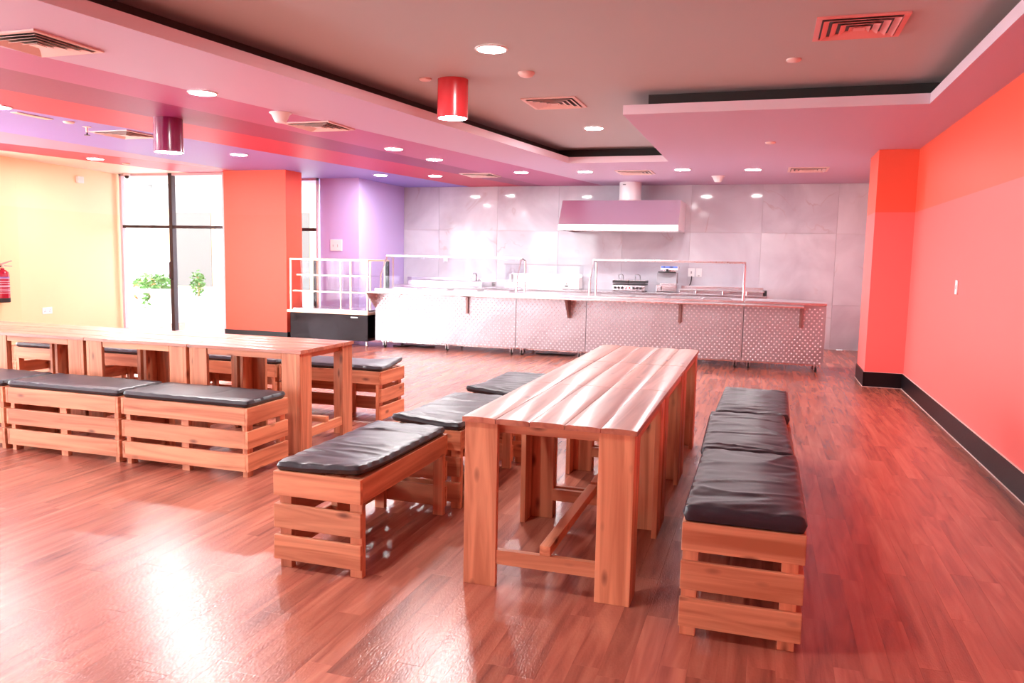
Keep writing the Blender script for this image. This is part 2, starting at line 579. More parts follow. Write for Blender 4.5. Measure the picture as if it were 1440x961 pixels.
# ---- ceiling: flat dropped field with painted stripes, raised tray with a lip and dark cove
def line(p, q):
    return lambda y: p[0] + (q[0] - p[0]) * (y - p[1]) / (q[1] - p[1])
s0 = line((-3.78, 3.45), (-2.70, 10.93))        # tray edge
s1 = line((-4.905, 4.096), (-2.872, 14.374))
s2 = line((-5.462, 4.552), (-3.976, 14.49))
s2b = line((-6.19, 5.15), (-4.383, 14.453))
s3 = line((-6.967, 5.786), (-5.508, 14.202))
s4 = line((-8.456, 7.008), (-8.343, 10.707))
s5 = line((-9.374, 7.761), (-8.465, 10.873))
s6 = line((-10.087, 8.346), (-9.46, 11.304))
TF, PX, PY, TX = 10.93, -1.32, 7.36, 1.215
def ceiling():
    y0, y1 = YR - 0.2, YB + 0.1
    mb = MB()
    mats = ['ceil', 'rose', 'crimson', 'sred', 'violet', 'mauve', 'cream']
    def quad(fa, fb, ya, yb, mi):
        mb.poly([(fa(ya), ya, H), (fb(ya), ya, H), (fb(yb), yb, H), (fa(yb), yb, H)], mi)
    C = lambda c: (lambda y: c)
    quad(s1, s0, y0, TF, 0)
    quad(s1, C(XR + .15), TF, y1, 0)
    quad(C(PX), C(XR + .15), PY, TF, 0)
    quad(C(TX), C(XR + .15), y0, PY, 0)
    quad(s2, s1, y0, y1, 1)
    quad(s2b, s2, y0, y1, 2)
    quad(s3, s2b, y0, y1, 3)
    ym = 11.4
    quad(s4, s3, y0, ym, 4)
    quad(C(s4(ym)), s3, ym, y1, 4)
    # clamp the outer stripes to the room
    s5c = lambda y: s5(max(y, 6.0))
    s6c = lambda y: s6(max(y, 6.0))
    for a, b in ((y0, 6.0), (6.0, ym)):
        quad(s5c, s4, a, b, 5)
        quad(s6c, s5c, a, b, 3)
        quad(C(-11.4), s6c, a, b, 6)
    quad(C(-11.4), C(s4(ym)), ym, y1, 6)
    o = mb.build('ceiling', mats)
    struct(o)
    # slab thickness above and the tray
    outline = [(s0(y0), y0), (s0(TF), TF), (PX, TF), (PX, PY), (TX, PY), (TX, y0)]
    k = 0.20
    back = [(s0(y0) - k, y0), (s0(TF) - k, TF + k), (PX + k, TF + k), (PX + k, PY + k), (TX + k, PY + k), (TX + k, y0)]
    lip = MB()
    for i in range(5):
        (ax, ay), (bx, by) = outline[i], outline[i + 1]
        lip.poly([(ax, ay, H), (bx, by, H), (bx, by, LIPZ), (ax, ay, LIPZ)])
        (cx, cy), (dx, dy) = back[i], back[i + 1]
        lip.poly([(ax, ay, LIPZ), (bx, by, LIPZ), (dx, dy, LIPZ), (cx, cy, LIPZ)])
    struct(lip.build('trim_1', 'lip'))
    cove = MB()
    for i in range(5):
        (ax, ay), (bx, by) = back[i], back[i + 1]
        cove.poly([(ax, ay, LIPZ), (bx, by, LIPZ), (bx, by, TRAY), (ax, ay, TRAY)])
    struct(cove.build('trim_2', 'cove'))
    t = MB().poly([(x, y, TRAY) for x, y in back]).build('ceiling_tray', 'tray')
    struct(t)
    top = box('ceiling_slab', -11.6, XR + 0.3, YR - 0.3, YB + 0.3, 3.05, 3.2, 'white_wall')
    struct(top)
ceiling()

# ---- marble wall, slab by slab
wall_back = struct(box('wall_back', -6.9, XR + 0.15, YB + 0.012, YB + 0.2, 0, 3.0, 'grout'))
def marble():
    zs = [(0.0, 0.748), (0.752, 1.948), (1.952, 2.775)]
    xs, x = [], -0.1 + 1.2 * 2
    while x > -8:
        xs.append(x)
        x -= 1.2
    for k in range(len(xs) - 1):
        b, a = min(xs[k], XR), max(xs[k + 1], -6.85)
        if b - a < 0.05:
            continue
        for z0, z1 in zs:
            MB().box(a + 0.0015, b - 0.0015, YB, YB + 0.012, z0, z1).build('marble_slab', 'marble', wall_back, 0.001, segs=1)
marble()

# ---- right wall and the red column in front of it
struct(box('wall_right', XR, XR + 0.15, YR - 0.2, YB + 0.1, 0, 3.0, 'red'))
struct(box('column_right', 1.185, XR, 10.158, 10.95, 0, H + 0.01, 'red'))
def base_right():
    mb = MB()
    mb.box(XR - 0.015, XR, YR, 10.145, 0, 0.178)
    mb.box(1.172, XR - 0.015, 10.143, 10.158, 0, 0.178)
    mb.box(1.170, 1.185, 10.143, 10.95, 0, 0.178)
    mb.box(XR - 0.015, XR, 10.95, YB, 0, 0.178)
    o = mb.build('baseboard_right', 'black', None, 0.002)
    struct(o)
    s = MB()
    s.box(XR - 0.020, XR - 0.015, YR, 10.14, 0, 0.006)
    s.box(1.166, XR - 0.018, 10.138, 10.143, 0, 0.004)
    s.box(1.165, 1.170, 10.138, 10.95, 0, 0.005)
    s.box(XR - 0.014, XR, YR, 10.145, 0.1785, 0.182)
    s.box(1.173, XR - 0.015, 10.145, 10.158, 0.1785, 0.181)
    struct(s.build('trim_3', 'diff'))
base_right()

# ---- left facade: yellow wall, windows, orange pillar, purple corner
def left_side():
    # bays of the left side beyond the frame's edge and of the wall behind the camera
    mb = MB()
    edges = [YR - 0.2] + [v for b in LEFT_BAYS for v in b] + [9.08]
    for i in range(0, len(edges), 2):
        mb.box(XL - 0.25, XL, edges[i], edges[i + 1], 0, H)
    for a, b in LEFT_BAYS:
        mb.box(XL - 0.25, XL, a, b, 0, 0.15)
        mb.box(XL - 0.25, XL, a, b, 2.65, H)
    struct(mb.build('wall_left', 'yellow'))
    struct(MB().prism([(-10.715, 9.05), (-11.005, 11.42), (-11.3, 11.42), (-11.3, 9.05)], 'xy', 0, H).build('wall_left_recess', 'yellow'))
    rb = MB()
    edges = [-11.3] + [v for b in REAR_BAYS for v in b] + [XR + 0.15]
    for i in range(0, len(edges), 2):
        rb.box(edges[i], edges[i + 1], YR - 0.25, YR, 0, H)
    for a, b in REAR_BAYS:
        rb.box(a, b, YR - 0.25, YR, 0, 0.15)
        rb.box(a, b, YR - 0.25, YR, 2.65, H)
    rb.box(-11.3, XR + 0.15, YR - 0.25, YR, H, 3.05)
    struct(rb.build('wall_rear', 'red'))
    n = 3
    for a, b in LEFT_BAYS:
        w = empty('window_%d' % n, (XL - 0.12, (a + b) / 2, 0)); struct(w); n += 1
        f = MB()
        hw = (b - a) / 2
        for y in (-hw, 0, hw):
            f.box(-0.03, 0.03, y - 0.025, y + 0.025, 0.15, 2.65)
        for z in (0.175, 1.86, 2.625):
            f.box(-0.029, 0.029, -hw, hw, z - 0.025, z + 0.025)
        f.build('window_frame', 'alu', w)
        for y0, y1 in ((-hw, 0), (0, hw)):
            for z0, z1 in ((0.2, 1.835), (1.885, 2.6)):
                box('pane', -0.004, 0.004, y0 + 0.02, y1 - 0.02, z0, z1, 'glass', w)
    for a, b in REAR_BAYS:
        w = empty('window_%d' % n, ((a + b) / 2, YR - 0.12, 0)); struct(w); n += 1
        f = MB()
        hw = (b - a) / 2
        for x in (-hw, 0, hw):
            f.box(x - 0.025, x + 0.025, -0.03, 0.03, 0.15, 2.65)
        for z in (0.175, 1.86, 2.625):
            f.box(-hw, hw, -0.029, 0.029, z - 0.025, z + 0.025)
        f.build('window_frame', 'alu', w)
        for x0, x1 in ((-hw, 0), (0, hw)):
            for z0, z1 in ((0.2, 1.835), (1.885, 2.6)):
                box('pane', x0 + 0.02, x1 - 0.02, -0.004, 0.004, z0, z1, 'glass', w)
    # pillar and the purple corner volume
    struct(box('column_left', -8.585, -7.40, 11.10, 11.56, 0, H + 0.01, 'orange'))
    struct(box('baseboard_left', -8.60, -7.385, 11.085, 11.575, 0, 0.16, 'black', None, 0.002))
    struct(box('wall_purple', -7.63, -6.85, 12.50, YB + 0.2, 0, H + 0.01, 'purple'))
    struct(box('wall_behind_pillar', -8.75, -8.585, 11.30, 12.6, 0, H, 'white_wall'))
    # window_1: four panes beside the pillar
    w = empty('window_1', (-9.84, 11.35, 0)); struct(w)
    f = MB()
    f.box(-1.10, -1.05, -0.04, 0.04, 0.0, H)
    f.box(1.06, 1.12, -0.04, 0.04, 0.0, H)
    f.box(-1.10, 1.12, -0.04, 0.04, 0.0, 0.06)
    f.box(-1.10, 1.12, -0.04, 0.04, 2.735, H)
    f.build('window_frame', 'lip', w, 0.003)
    d = MB()
    d.box(-0.035, 0.035, -0.05, 0.05, 0.0, H)
    d.build('mullion', 'alu', w, 0.003)
    for a, b in ((-1.05, -0.035), (0.035, 1.06)):
        box('transom', a, b, -0.035, 0.035, 1.835, 1.885, 'alu', w, 0.002)
        for z0, z1 in ((0.06, 1.835), (1.885, 2.735)):
            box('pane', a, b, -0.005, 0.005, z0, z1, 'glass', w)
    h = MB().tube([(0.0, -0.05, 0.95), (0.0, -0.10, 0.97), (0.0, -0.10, 1.25), (0.0, -0.05, 1.27)], 0.012)
    h.build('handle', 'alu', w, smooth=True)
    # window_2: narrow strip between pillar and purple wall
    w = empty('window_2', (-8.1, 12.45, 0)); struct(w)
    f = MB()
    f.box(-0.47, -0.44, -0.03, 0.03, 0.0, H)
    f.box(0.44, 0.47, -0.03, 0.03, 0.0, H)
    f.box(-0.47, 0.47, -0.03, 0.03, 0.0, 0.06)
    f.box(-0.47, 0.47, -0.03, 0.03, 2.735, H)
    f.build('window_frame', 'lip', w, 0.003)
    box('transom', -0.44, 0.44, -0.03, 0.03, 1.845, 1.90, 'alu', w, 0.002)
    for z0, z1 in ((0.06, 1.845), (1.90, 2.735)):
        box('pane', -0.44, 0.44, -0.005, 0.005, z0, z1, 'glass', w)
left_side()

# ================================================================ OUTSIDE THE WINDOWS
def outside():
    struct(box('ground', -40, 12, YB + 0.2, 45, -0.2, -0.06, 'ground'))
    struct(box('ground_left', -40, -11.3, -20, YB + 0.2, -0.2, -0.06, 'ground'))
    struct(box('ground_strip', -11.3, -6.9, 11.45, YB + 0.2, -0.2, -0.06, 'ground'))
    b = empty('neighbour_building', (-16, 19.0, -0.06))
    tag(b, 'white rendered building seen through the large window', 'building')
    MB().box(-9, 9, 0, 6, 0, 7).build('wall', 'render', b)
    for k in range(5):
        box('pilaster', -8 + 3.2 * k, -7.6 + 3.2 * k, -0.12, 0, 0, 7, 'render', b, 0.01)
        wd = box('opening', -7.0 + 3.2 * k, -5.4 + 3.2 * k, -0.04, 0, 0.4, 2.7, 'tan', b, 0.01)
        box('pane', -6.9 + 3.2 * k, -5.5 + 3.2 * k, -0.06, -0.04, 0.5, 2.6, 'outpane', wd)
    box('cornice', -9, 9, -0.25, 0, 3.4, 3.65, 'render', b, 0.01)
    g = box('lawn', -10.75, -8.9, 11.7, 12.8, -0.06, -0.02, 'lawn')
    g['kind'] = 'stuff'
    tag(g, 'green lawn strip outside the large window', 'lawn')

    def foliage(n, c, rad, size, mt, parent, name='foliage', seed=1):
        rnd = random.Random(seed)
        mb = MB()
        for _ in range(n):
            d = Vector((rnd.gauss(0, 1), rnd.gauss(0, 1), rnd.gauss(0, 1))).normalized() * rnd.random() ** 0.4
            p = Vector((c[0] + d.x * rad[0], c[1] + d.y * rad[1], c[2] + d.z * rad[2]))
            a = Vector((rnd.gauss(0, 1), rnd.gauss(0, 1), rnd.gauss(0, .6))).normalized()
            b2 = a.cross(Vector((rnd.gauss(0, 1), rnd.gauss(0, 1), rnd.gauss(0, 1)))).normalized()
            s = size * rnd.uniform(.7, 1.3)
            nrm = a.cross(b2) * s * .12
            mb.add([p - a * s, p + b2 * s * .4 + nrm, p + a * s, p - b2 * s * .4 + nrm], [(0, 1, 2), (0, 2, 3)])
        o = mb.build(name, mt, parent)
        o['kind'] = 'stuff'
        return o
    u = empty('urn_planter', (-11.72, 13.0, -0.06))
    tag(u, 'white flared urn planter with trailing green plant outside the left pane', 'planter')
    MB().lathe([(0.20, 0), (0.22, 0.03), (0.13, 0.12), (0.16, 0.25), (0.30, 0.50), (0.42, 0.68), (0.46, 0.72), (0.44, 0.75), (0.36, 0.70)], 24).build('urn', 'white', u, smooth=True)
    foliage(260, (0, 0, 0.86), (0.42, 0.42, 0.20), 0.07, 'leaf', u, seed=3)
    foliage(60, (0.1, -0.40, 0.55), (0.10, 0.06, 0.18), 0.05, 'leaf', u, 'trailing_leaves', seed=5)
    p = empty('box_planter', (-10.20, 13.25, -0.06))
    tag(p, 'long white box planter holding a slim green shrub outside the right pane', 'planter')
    MB().box(-0.85, 0.85, -0.22, 0.22, 0, 0.55).build('box', 'white', p, 0.01)
    box('rim', -0.88, 0.88, -0.25, 0.25, 0.55, 0.60, 'white', p, 0.008)
    MB().tube([(-0.70, 0, 0.55), (-0.69, 0.02, 0.8), (-0.71, 0, 1.0)], 0.02).build('stem', 'tan', p, smooth=True)
    foliage(220, (-0.70, 0, 0.87), (0.15, 0.15, 0.26), 0.05, 'leaf', p, seed=8)
    q = empty('potted_croton', (-13.3, 14.5, -0.06))
    tag(q, 'low tan pot with orange leaves far outside the left pane', 'planter')
    MB().lathe([(0.18, 0), (0.26, 0.4), (0.28, 0.42), (0.25, 0.40)], 18).build('pot', 'tan', q, smooth=True)
    foliage(160, (0, 0, 0.62), (0.34, 0.30, 0.26), 0.08, 'leaf2', q, seed=12)
outside()

# ================================================================ FURNITURE
TH, TW = 0.765, 0.77
def make_table(name, L):
    """long side along local x, centre at origin"""
    t = empty(name)
    hx, hw = L / 2 - 0.003, TW / 2
    nb = 5
    bw = TW / nb
    rnd = random.Random(int(L * 1000))
    for k in range(nb):
        y0, y1 = -hw + k * bw + 0.0015, -hw + (k + 1) * bw - 0.0015
        z1 = TH - rnd.uniform(0.0, 0.003)
        seg = 8
        prof = []
        tilt = rnd.uniform(-0.0012, 0.0012)
        for i in range(seg + 1):
            u = -1 + 2 * i / seg
            prof.append(((y0 + y1) / 2 + u * (y1 - y0) / 2, z1 - 0.0020 * u * u + tilt * u - (0.0025 if abs(u) == 1 else 0)))
        prof += [(y1, TH - 0.027), (y0, TH - 0.027)]
        b = MB().prism(prof, 'yz', -hx, hx).build('top_board', 'wtop', t, smooth=True)
    lx, ly, th = hx - 0.012, hw - 0.010, 0.028
    zt = TH - 0.027
    for sx in (-1, 1):
        for sy in (-1, 1):
            # board across the end, with a second board along the side: an angled leg
            xo, yo = sx * lx, sy * ly
            g = MB().box(min(xo, xo - sx * th), max(xo, xo - sx * th), min(yo, yo - sy * 0.152), max(yo, yo - sy * 0.152), 0, zt).build('leg', 'wz', t, 0.003)
            xi = xo - sx * (th + 0.0005)
            MB().box(min(xi, xi - sx * 0.125), max(xi, xi - sx * 0.125), min(yo, yo - sy * th), max(yo, yo - sy * th), 0, zt).build('side_board', 'wz', g, 0.003)
    inn = ly - 0.152
    for sx in (-1, 1):
        xa = sx * (lx - 0.030)
        MB().box(min(xa, xa - sx * 0.022), max(xa, xa - sx * 0.022), -inn - 0.12, inn + 0.12, zt - 0.045, zt).build('end_apron', 'wy', t, 0.002)
        xa = sx * (lx - 0.004)
        MB().box(min(xa, xa - sx * 0.03), max(xa, xa - sx * 0.03), -inn, inn, 0.105, 0.170).build('end_stretcher', 'wy', t, 0.002)
    for sy in (-1, 1):
        ya = sy * (ly - 0.004)
        MB().box(-lx + 0.16, lx - 0.16, min(ya, ya - sy * 0.022), max(ya, ya - sy * 0.022), zt - 0.045, zt).build('side_apron', 'wx', t, 0.002)
    MB().box(-lx + 0.006, lx - 0.006, -0.024, 0.024, 0.171, 0.215).build('centre_stretcher', 'wx', t, 0.002)
    return t

def place(src, used, loc, rz):
    o = src if not used[0] else copy_tree(src)
    used[0] = True
    o.location = loc
    o.rotation_euler = (0, 0, rz)
    return o

LR, LL = 1.045, 0.985
tr, trf = make_table('trestle_table', LR), [False]
RY = [3.170, 4.215, 5.262]
RT = ['varnished pine table nearest the camera, front of the right-hand row of three',
      'varnished pine table in the middle of the right-hand row of three',
      'varnished pine table at the counter end of the right-hand row of three']
for k, y in enumerate(RY):
    o = place(tr, trf, (-0.849, y + LR / 2, 0), R(90))
    tag(o, RT[k], 'table', 'pine tables in the right-hand row')
tl, tlf = make_table('trestle_table', LL), [False]
LT = ['pine table at the open right end of the left-hand row',
      'second pine table from the open right end of the left-hand row',
      'third pine table from the open right end of the left-hand row',
      'pine table cut off by the left edge, fourth in the left-hand row']
for k in range(4):
    o = place(tl, tlf, (-3.122 - LL * (k + 0.5), 5.235, 0), 0)
    tag(o, LT[k], 'table', 'pine tables in the left-hand row')

# ---- slatted benches: three slats on the outer side and both ends, one rail on the inner side
BH, BW, BL = 0.460, 0.450, 1.010
SL = [(0.043, 0.158), (0.193, 0.306), (0.347, 0.460)]
def make_bench():
    b = empty('slatted_bench')
    hx, hw, th, ps = BL / 2, BW / 2, 0.021, 0.060
    for sx in (-1, 1):
        for sy in (-1, 1):
            xo, yo = sx * (hx - th), sy * (hw - (th if sy < 0 else 0.004))
            MB().box(min(xo, xo - sx * 0.035), max(xo, xo - sx * 0.035), min(yo, yo - sy * ps), max(yo, yo - sy * ps), 0, 0.431 if sy < 0 else 0.346).build('leg', 'wz', b, 0.002)
    MB().box(-0.03, 0.03, -(hw - th), -(hw - th) + 0.035, 0, 0.431).build('leg', 'wz', b, 0.002)
    for z0, z1 in SL:
        for sx in (-1, 1):
            xa = sx * hx
            MB().box(min(xa, xa - sx * th), max(xa, xa - sx * th), -hw, hw, z0, z1).build('end_slat', 'wy', b, 0.003)
        MB().box(-hx + th + 0.0005, hx - th - 0.0005, -hw, -hw + th, z0, z1).build('side_slat', 'wx', b, 0.003)
    MB().box(-hx + th + 0.0005, hx - th - 0.0005, hw - th, hw, SL[2][0], SL[2][1]).build('inner_rail', 'wx', b, 0.003)
    for k in range(4):
        y = -hw + th + 0.012 + k * 0.103
        MB().box(-hx + 0.06, hx - 0.06, y, y + 0.085, 0.432, 0.454).build('seat_slat', 'wx', b, 0.002)
    return b

def make_cushion(L, W, T, seed, curl=None, folds=1.0):
    nx, ny = 84, 32
    rnd = random.Random(seed)
    r = 0.020
    fs = []
    for _ in range(int(7 * folds)):
        fs.append((rnd.uniform(-0.45, 0.45) * L, rnd.uniform(-0.35, 0.35), rnd.uniform(0.012, 0.03), rnd.uniform(-0.0075, 0.0065) * (1.0 if folds > 1 else 0.5), rnd.uniform(-0.5, 0.5) * W, rnd.uniform(0.15, 0.5) * W))
    v, f = [], []
    idx = {}
    def co(i, n, half):
        t = i / n * 2 - 1
        return half * (math.copysign(abs(t) ** 0.75, t))
    for side in (1, -1):
        for i in range(nx + 1):
            for j in range(ny + 1):
                edge = i in (0, nx) or j in (0, ny)
                if side == -1 and edge:
                    idx[(side, i, j)] = idx[(1, i, j)]
                    continue
                x, y = co(i, nx, L / 2), co(j, ny, W / 2)
                d = min(L / 2 - abs(x), W / 2 - abs(y))
                q = min(d / r, 1)
                h = math.sqrt(max(0, 1 - (1 - q) ** 2))
                # plan corners slightly rounded
                kx = max(0, abs(x) - (L / 2 - 0.03)) / 0.03
                ky = max(0, abs(y) - (W / 2 - 0.03)) / 0.03
                sh = 0.006 * kx * ky
                xx, yy = x - math.copysign(sh, x), y - math.copysign(sh, y)
                if side == 1:
                    z = T * 0.5 + T * 0.5 * h
                    w = min(1, d / 0.05)
                    z += 0.005 * w * (noise.noise(Vector((x * 3.2, y * 3.2, seed))))
                    z += (0.010 if T > 0.05 else 0.004) * min(1, d / 0.16) ** 0.7
                    for (fx, sl, wd, am, cy, ext) in fs:
                        dx = x - fx - sl * y - 0.25 * y * y
                        z += am * math.exp(-(dx / wd) ** 2) * math.exp(-((y - cy) / ext) ** 2) * (0.35 + 0.65 * w)
                    if folds > 1:
                        wv = noise.noise(Vector((x * 2.0, y * 2.0, seed + 9.0))) * 0.12
                        rg = 1 - abs(noise.noise(Vector(((x + wv) * 5.0, y * 1.6, seed * 1.7)))) * 2
                        z += 0.0060 * max(0, rg) ** 6 * w
                        rg = 1 - abs(noise.noise(Vector(((x - wv) * 9.0, y * 3.0, seed * 2.9)))) * 2
                        z += 0.0014 * max(0, rg) ** 5 * w
                    # pulled seam puckers along the rim
                    z -= (0.006 if folds > 1 else 0.0035) * max(0, 1 - d / 0.07) * (0.5 + 0.5 * math.sin((x + y) * 55 + seed)) * h
                else:
                    z = T * 0.5 - T * 0.5 * h
                if curl:
                    cxs, cys, amt = curl
                    u = max(0, (cxs * x / (L / 2)) - 0.25) / 0.75
                    w2 = max(0, (cys * y / (W / 2)) + 0.35) / 1.35
                    z += amt * u * u * w2
                idx[(side, i, j)] = len(v)
                v.append((xx, yy, z))
        for i in range(nx):
            for j in range(ny):
                q4 = [idx[(side, i, j)], idx[(side, i + 1, j)], idx[(side, i + 1, j + 1)], idx[(side, i, j + 1)]]
                f.append(tuple(q4 if side == 1 else q4[::-1]))
    return MB().add(v, f).build('seat_cushion', 'leather', None, smooth=True)

bench, bused = make_bench(), [False]
# x, y, rotation, group, bench label, cushion label, curl, tilt
G1, G2, G3, G4 = 'benches in front of the left-hand tables', 'benches behind the left-hand tables', 'benches between the two table rows', 'benches along the red wall side'
RB = [
    (-3.612, 4.435, 0, G1, 'slatted pine bench in front of the left-hand row, at its right end', 'thin black cushion on the front bench at the right end of the left-hand row', None),
    (-4.646, 4.435, 0, G1, 'slatted pine bench in front of the left-hand row, second from its right end', 'thin black cushion on the second front bench of the left-hand row', None),
    (-5.680, 4.435, 0, G1, 'slatted pine bench in front of the left-hand row, cut off by the left edge', 'thin black cushion on the front bench cut off by the left edge', None),
    (-3.575, 6.215, 180, G2, 'slatted pine bench behind the left-hand row, its right end free of the table', 'black cushion with an upturned corner on the bench behind the left-hand row', (-1, -1, 0.045)),
    (-4.610, 6.215, 180, G2, 'slatted pine bench behind the left-hand row, second from its right end', 'black cushion on the rear bench second from the right end', None),
    (-5.645, 6.215, 180, G2, 'slatted pine bench behind the left-hand row, third from its right end', 'black cushion on the rear bench third from the right end', None),
    (-6.680, 6.215, 180, G2, 'slatted pine bench behind the left-hand row, fourth from its right end', 'black cushion on the rear bench fourth from the right end', None),
    (-1.885, 3.545, -90, G3, 'slatted pine bench nearest the camera on the left of the right-hand tables', 'wrinkled black cushion on the nearest bench left of the right-hand tables', (1, 1, 0.02)),
    (-1.835, 4.625, -90, G3, 'slatted pine bench in the middle on the left of the right-hand tables', 'black cushion on the middle bench left of the right-hand tables', (1, -1, 0.03)),
    (-1.800, 5.745, -90, G3, 'slatted pine bench farthest from the camera on the left of the right-hand tables', 'black cushion on the farthest bench left of the right-hand tables', (1, -1, 0.03)),
    (-0.030, 3.505, 90, G4, 'slatted pine bench nearest the camera between the right-hand tables and red wall', 'plump black cushion nearest the camera on the red wall side', None),
    (-0.030, 4.530, 90, G4, 'slatted pine bench in the middle between the right-hand tables and red wall', 'creased black cushion in the middle on the red wall side', None),
    (-0.035, 5.555, 90, G4, 'slatted pine bench farthest from the camera between right-hand tables and red wall', 'black cushion farthest from the camera on the red wall side', None),
]
for k, (x, y, rz, g, lb, lc, curl) in enumerate(RB):
    o = place(bench, bused, (x, y, 0), R(rz))
    tag(o, lb, 'bench', g)
    folds = 1.9 if g in (G3, G4) else 0.7
    thick = 0.062 if g == G4 else 0.045
    wide = 0.455 if g == G4 else 0.44
    c = make_cushion(1.012 if g == G4 else 1.0, wide, thick, 11 + k, curl, folds)
    c.location = (x, y, BH + 0.001)
    c.rotation_euler = (0, 0, R(rz))
    if g == G4:
        c.location.x += (0.0, -0.022, 0.004)[k - 10]
        c.rotation_euler.z += R((0.0, 1.2, -0.8)[k - 10])
    tag(c, lc, 'cushion', 'black seat cushions')

# ================================================================ SERVING LINE
YF, YK, CT = 11.10, 11.88, 0.930
def caster(parent, x, y, top=0.115):
    f = MB()
    f.box(x - 0.03, x + 0.03, y - 0.03, y + 0.03, top - 0.008, top)
    f.box(x - 0.022, x - 0.016, y - 0.022, y + 0.03, 0.035, top - 0.008)
    f.box(x + 0.016, x + 0.022, y - 0.022, y + 0.03, 0.035, top - 0.008)
    k = f.build('caster_fork', 'chrome', parent)
    w = MB()
    n = 14
    prof = [(0.0, -0.014), (0.030, -0.014), (0.037, -0.008), (0.037, 0.008), (0.030, 0.014), (0.0, 0.014)]
    v, fc = [], []
    for r, t in prof:
        for i in range(n):
            a = 2 * math.pi * i / n
            v.append((x + t, y + 0.012 + r * math.cos(a), 0.0375 + r * math.sin(a)))
    for i in range(len(prof) - 1):
        for j in range(n):
            fc.append((i * n + j, i * n + (j + 1) % n, (i + 1) * n + (j + 1) % n, (i + 1) * n + j))
    w.add(v, fc)
    w.build('wheel', 'rubber', k, smooth=True)

def dimples(x0, x1, z0, z1, parent):
    mb = MB()
    px, pz = 0.065, 0.0375
    r = 0
    z = z0 + 0.02
    while z < z1 - 0.01:
        x = x0 + 0.02 + (px / 2 if r % 2 else 0)
        while x < x1 - 0.015:
            v = []
            for rad, yy in ((0.0120, 0.0), (0.0095, -0.0032), (0.004, -0.0052)):
                for i in range(8):
                    a = math.pi * i / 4
                    v.append((x + rad * math.cos(a), YF + yy, z + rad * math.sin(a)))
            fc = [tuple(range(16, 24))]
            for q in range(2):
                for i in range(8):
                    fc.append((q * 8 + i, q * 8 + (i + 1) % 8, q * 8 + 8 + (i + 1) % 8, q * 8 + 8 + i))
            mb.add(v, fc)
            x += px
        z += pz
        r += 1
    o = mb.build('embossed_dots', 'dot', parent, smooth=True)
    o['kind'] = 'stuff'
    return o

def counter(name, x0, x1, label, brackets, casters, shelf=None, gusset=False, wedge=False):
    c = empty(name, (0, 0, 0))
    tag(c, label, 'counter', 'steel serving counters')
    MB().box(x0 + 0.004, x1 - 0.004, YF + 0.014, YK, 0.118, CT - 0.035).build('body', 'steel', c)
    pn = MB().box(x0 + 0.002, x1 - 0.002, YF, YF + 0.012, 0.112, CT - 0.04).build('front_panel', 'steelz', c, 0.0015)
    dimples(x0, x1, 0.112, CT - 0.05, pn)
    box('bottom_rail', x0 + 0.03, x1 - 0.03, YF + 0.16, YF + 0.20, 0.075, 0.115, 'steel', c)
    box('worktop', x0 + 0.001, x1 - 0.001, YF - 0.02, YK + 0.02, CT - 0.035, CT, 'steel', c, 0.004)
    if shelf:
        s = box('tray_shelf', shelf[0], shelf[1], 10.80, YF - 0.022, 0.868, 0.893, 'steel', c, 0.004)
    for bx in brackets:
        if wedge:
            pr = [(10.84, 0.867), (YF - 0.004, 0.867), (YF - 0.004, 0.595), (YF - 0.05, 0.595)]
        else:
            pr = [(10.88, 0.867), (YF - 0.004, 0.867), (YF - 0.004, 0.595), (YF - 0.035, 0.595), (YF - 0.035, 0.845), (10.88, 0.852)]
        MB().prism(pr, 'yz', bx - 0.017, bx + 0.017).build('bracket', 'bracket', c, 0.001)
    if gusset:
        MB().prism([(10.80, 0.867), (YF, 0.867), (YF, 0.62)], 'yz', x0 + 0.003, x0 + 0.012).build('gusset', 'steel', c)
    for cx_ in casters:
        for yy in (YF + 0.06, YK - 0.10):
            caster(c, cx_, yy)
    return c

def guard(c, x0, x1):
    """sneeze guard: bent front posts, rear posts, top rail and glass"""
    r = 0.013
    for x in (x0, x1):
        MB().tube([(x, 11.17, CT), (x, 11.17, 1.13), (x, 11.40, 1.435)], r, 8).build('guard_post', 'chrome', c, smooth=True)
        MB().tube([(x, 11.60, CT), (x, 11.60, 1.40), (x, 11.42, 1.435)], r, 8).build('guard_post', 'chrome', c, smooth=True)
        MB().prism([(11.19, 0.95), (11.58, 0.95), (11.58, 1.39), (11.41, 1.415), (11.19, 1.125)], 'yz', x - 0.003, x + 0.003).build('guard_glass', 'cglass', c)
    MB().box(x0 - 0.012, x1 + 0.012, 11.38, 11.43, 1.425, 1.452).build('guard_rail', 'chrome', c, 0.003)
    MB().prism([(11.172, 1.13), (11.178, 1.13), (11.402, 1.428), (11.396, 1.428)], 'yz', x0 + 0.014, x1 - 0.014).build('guard_glass', 'cglass', c)
    box('guard_glass', x0 + 0.014, x1 - 0.014, 11.168, 11.174, 0.95, 1.125, 'cglass', c)
    box('guard_glass', x0 + 0.014, x1 - 0.014, 11.42, 11.61, 1.405, 1.411, 'cglass', c)

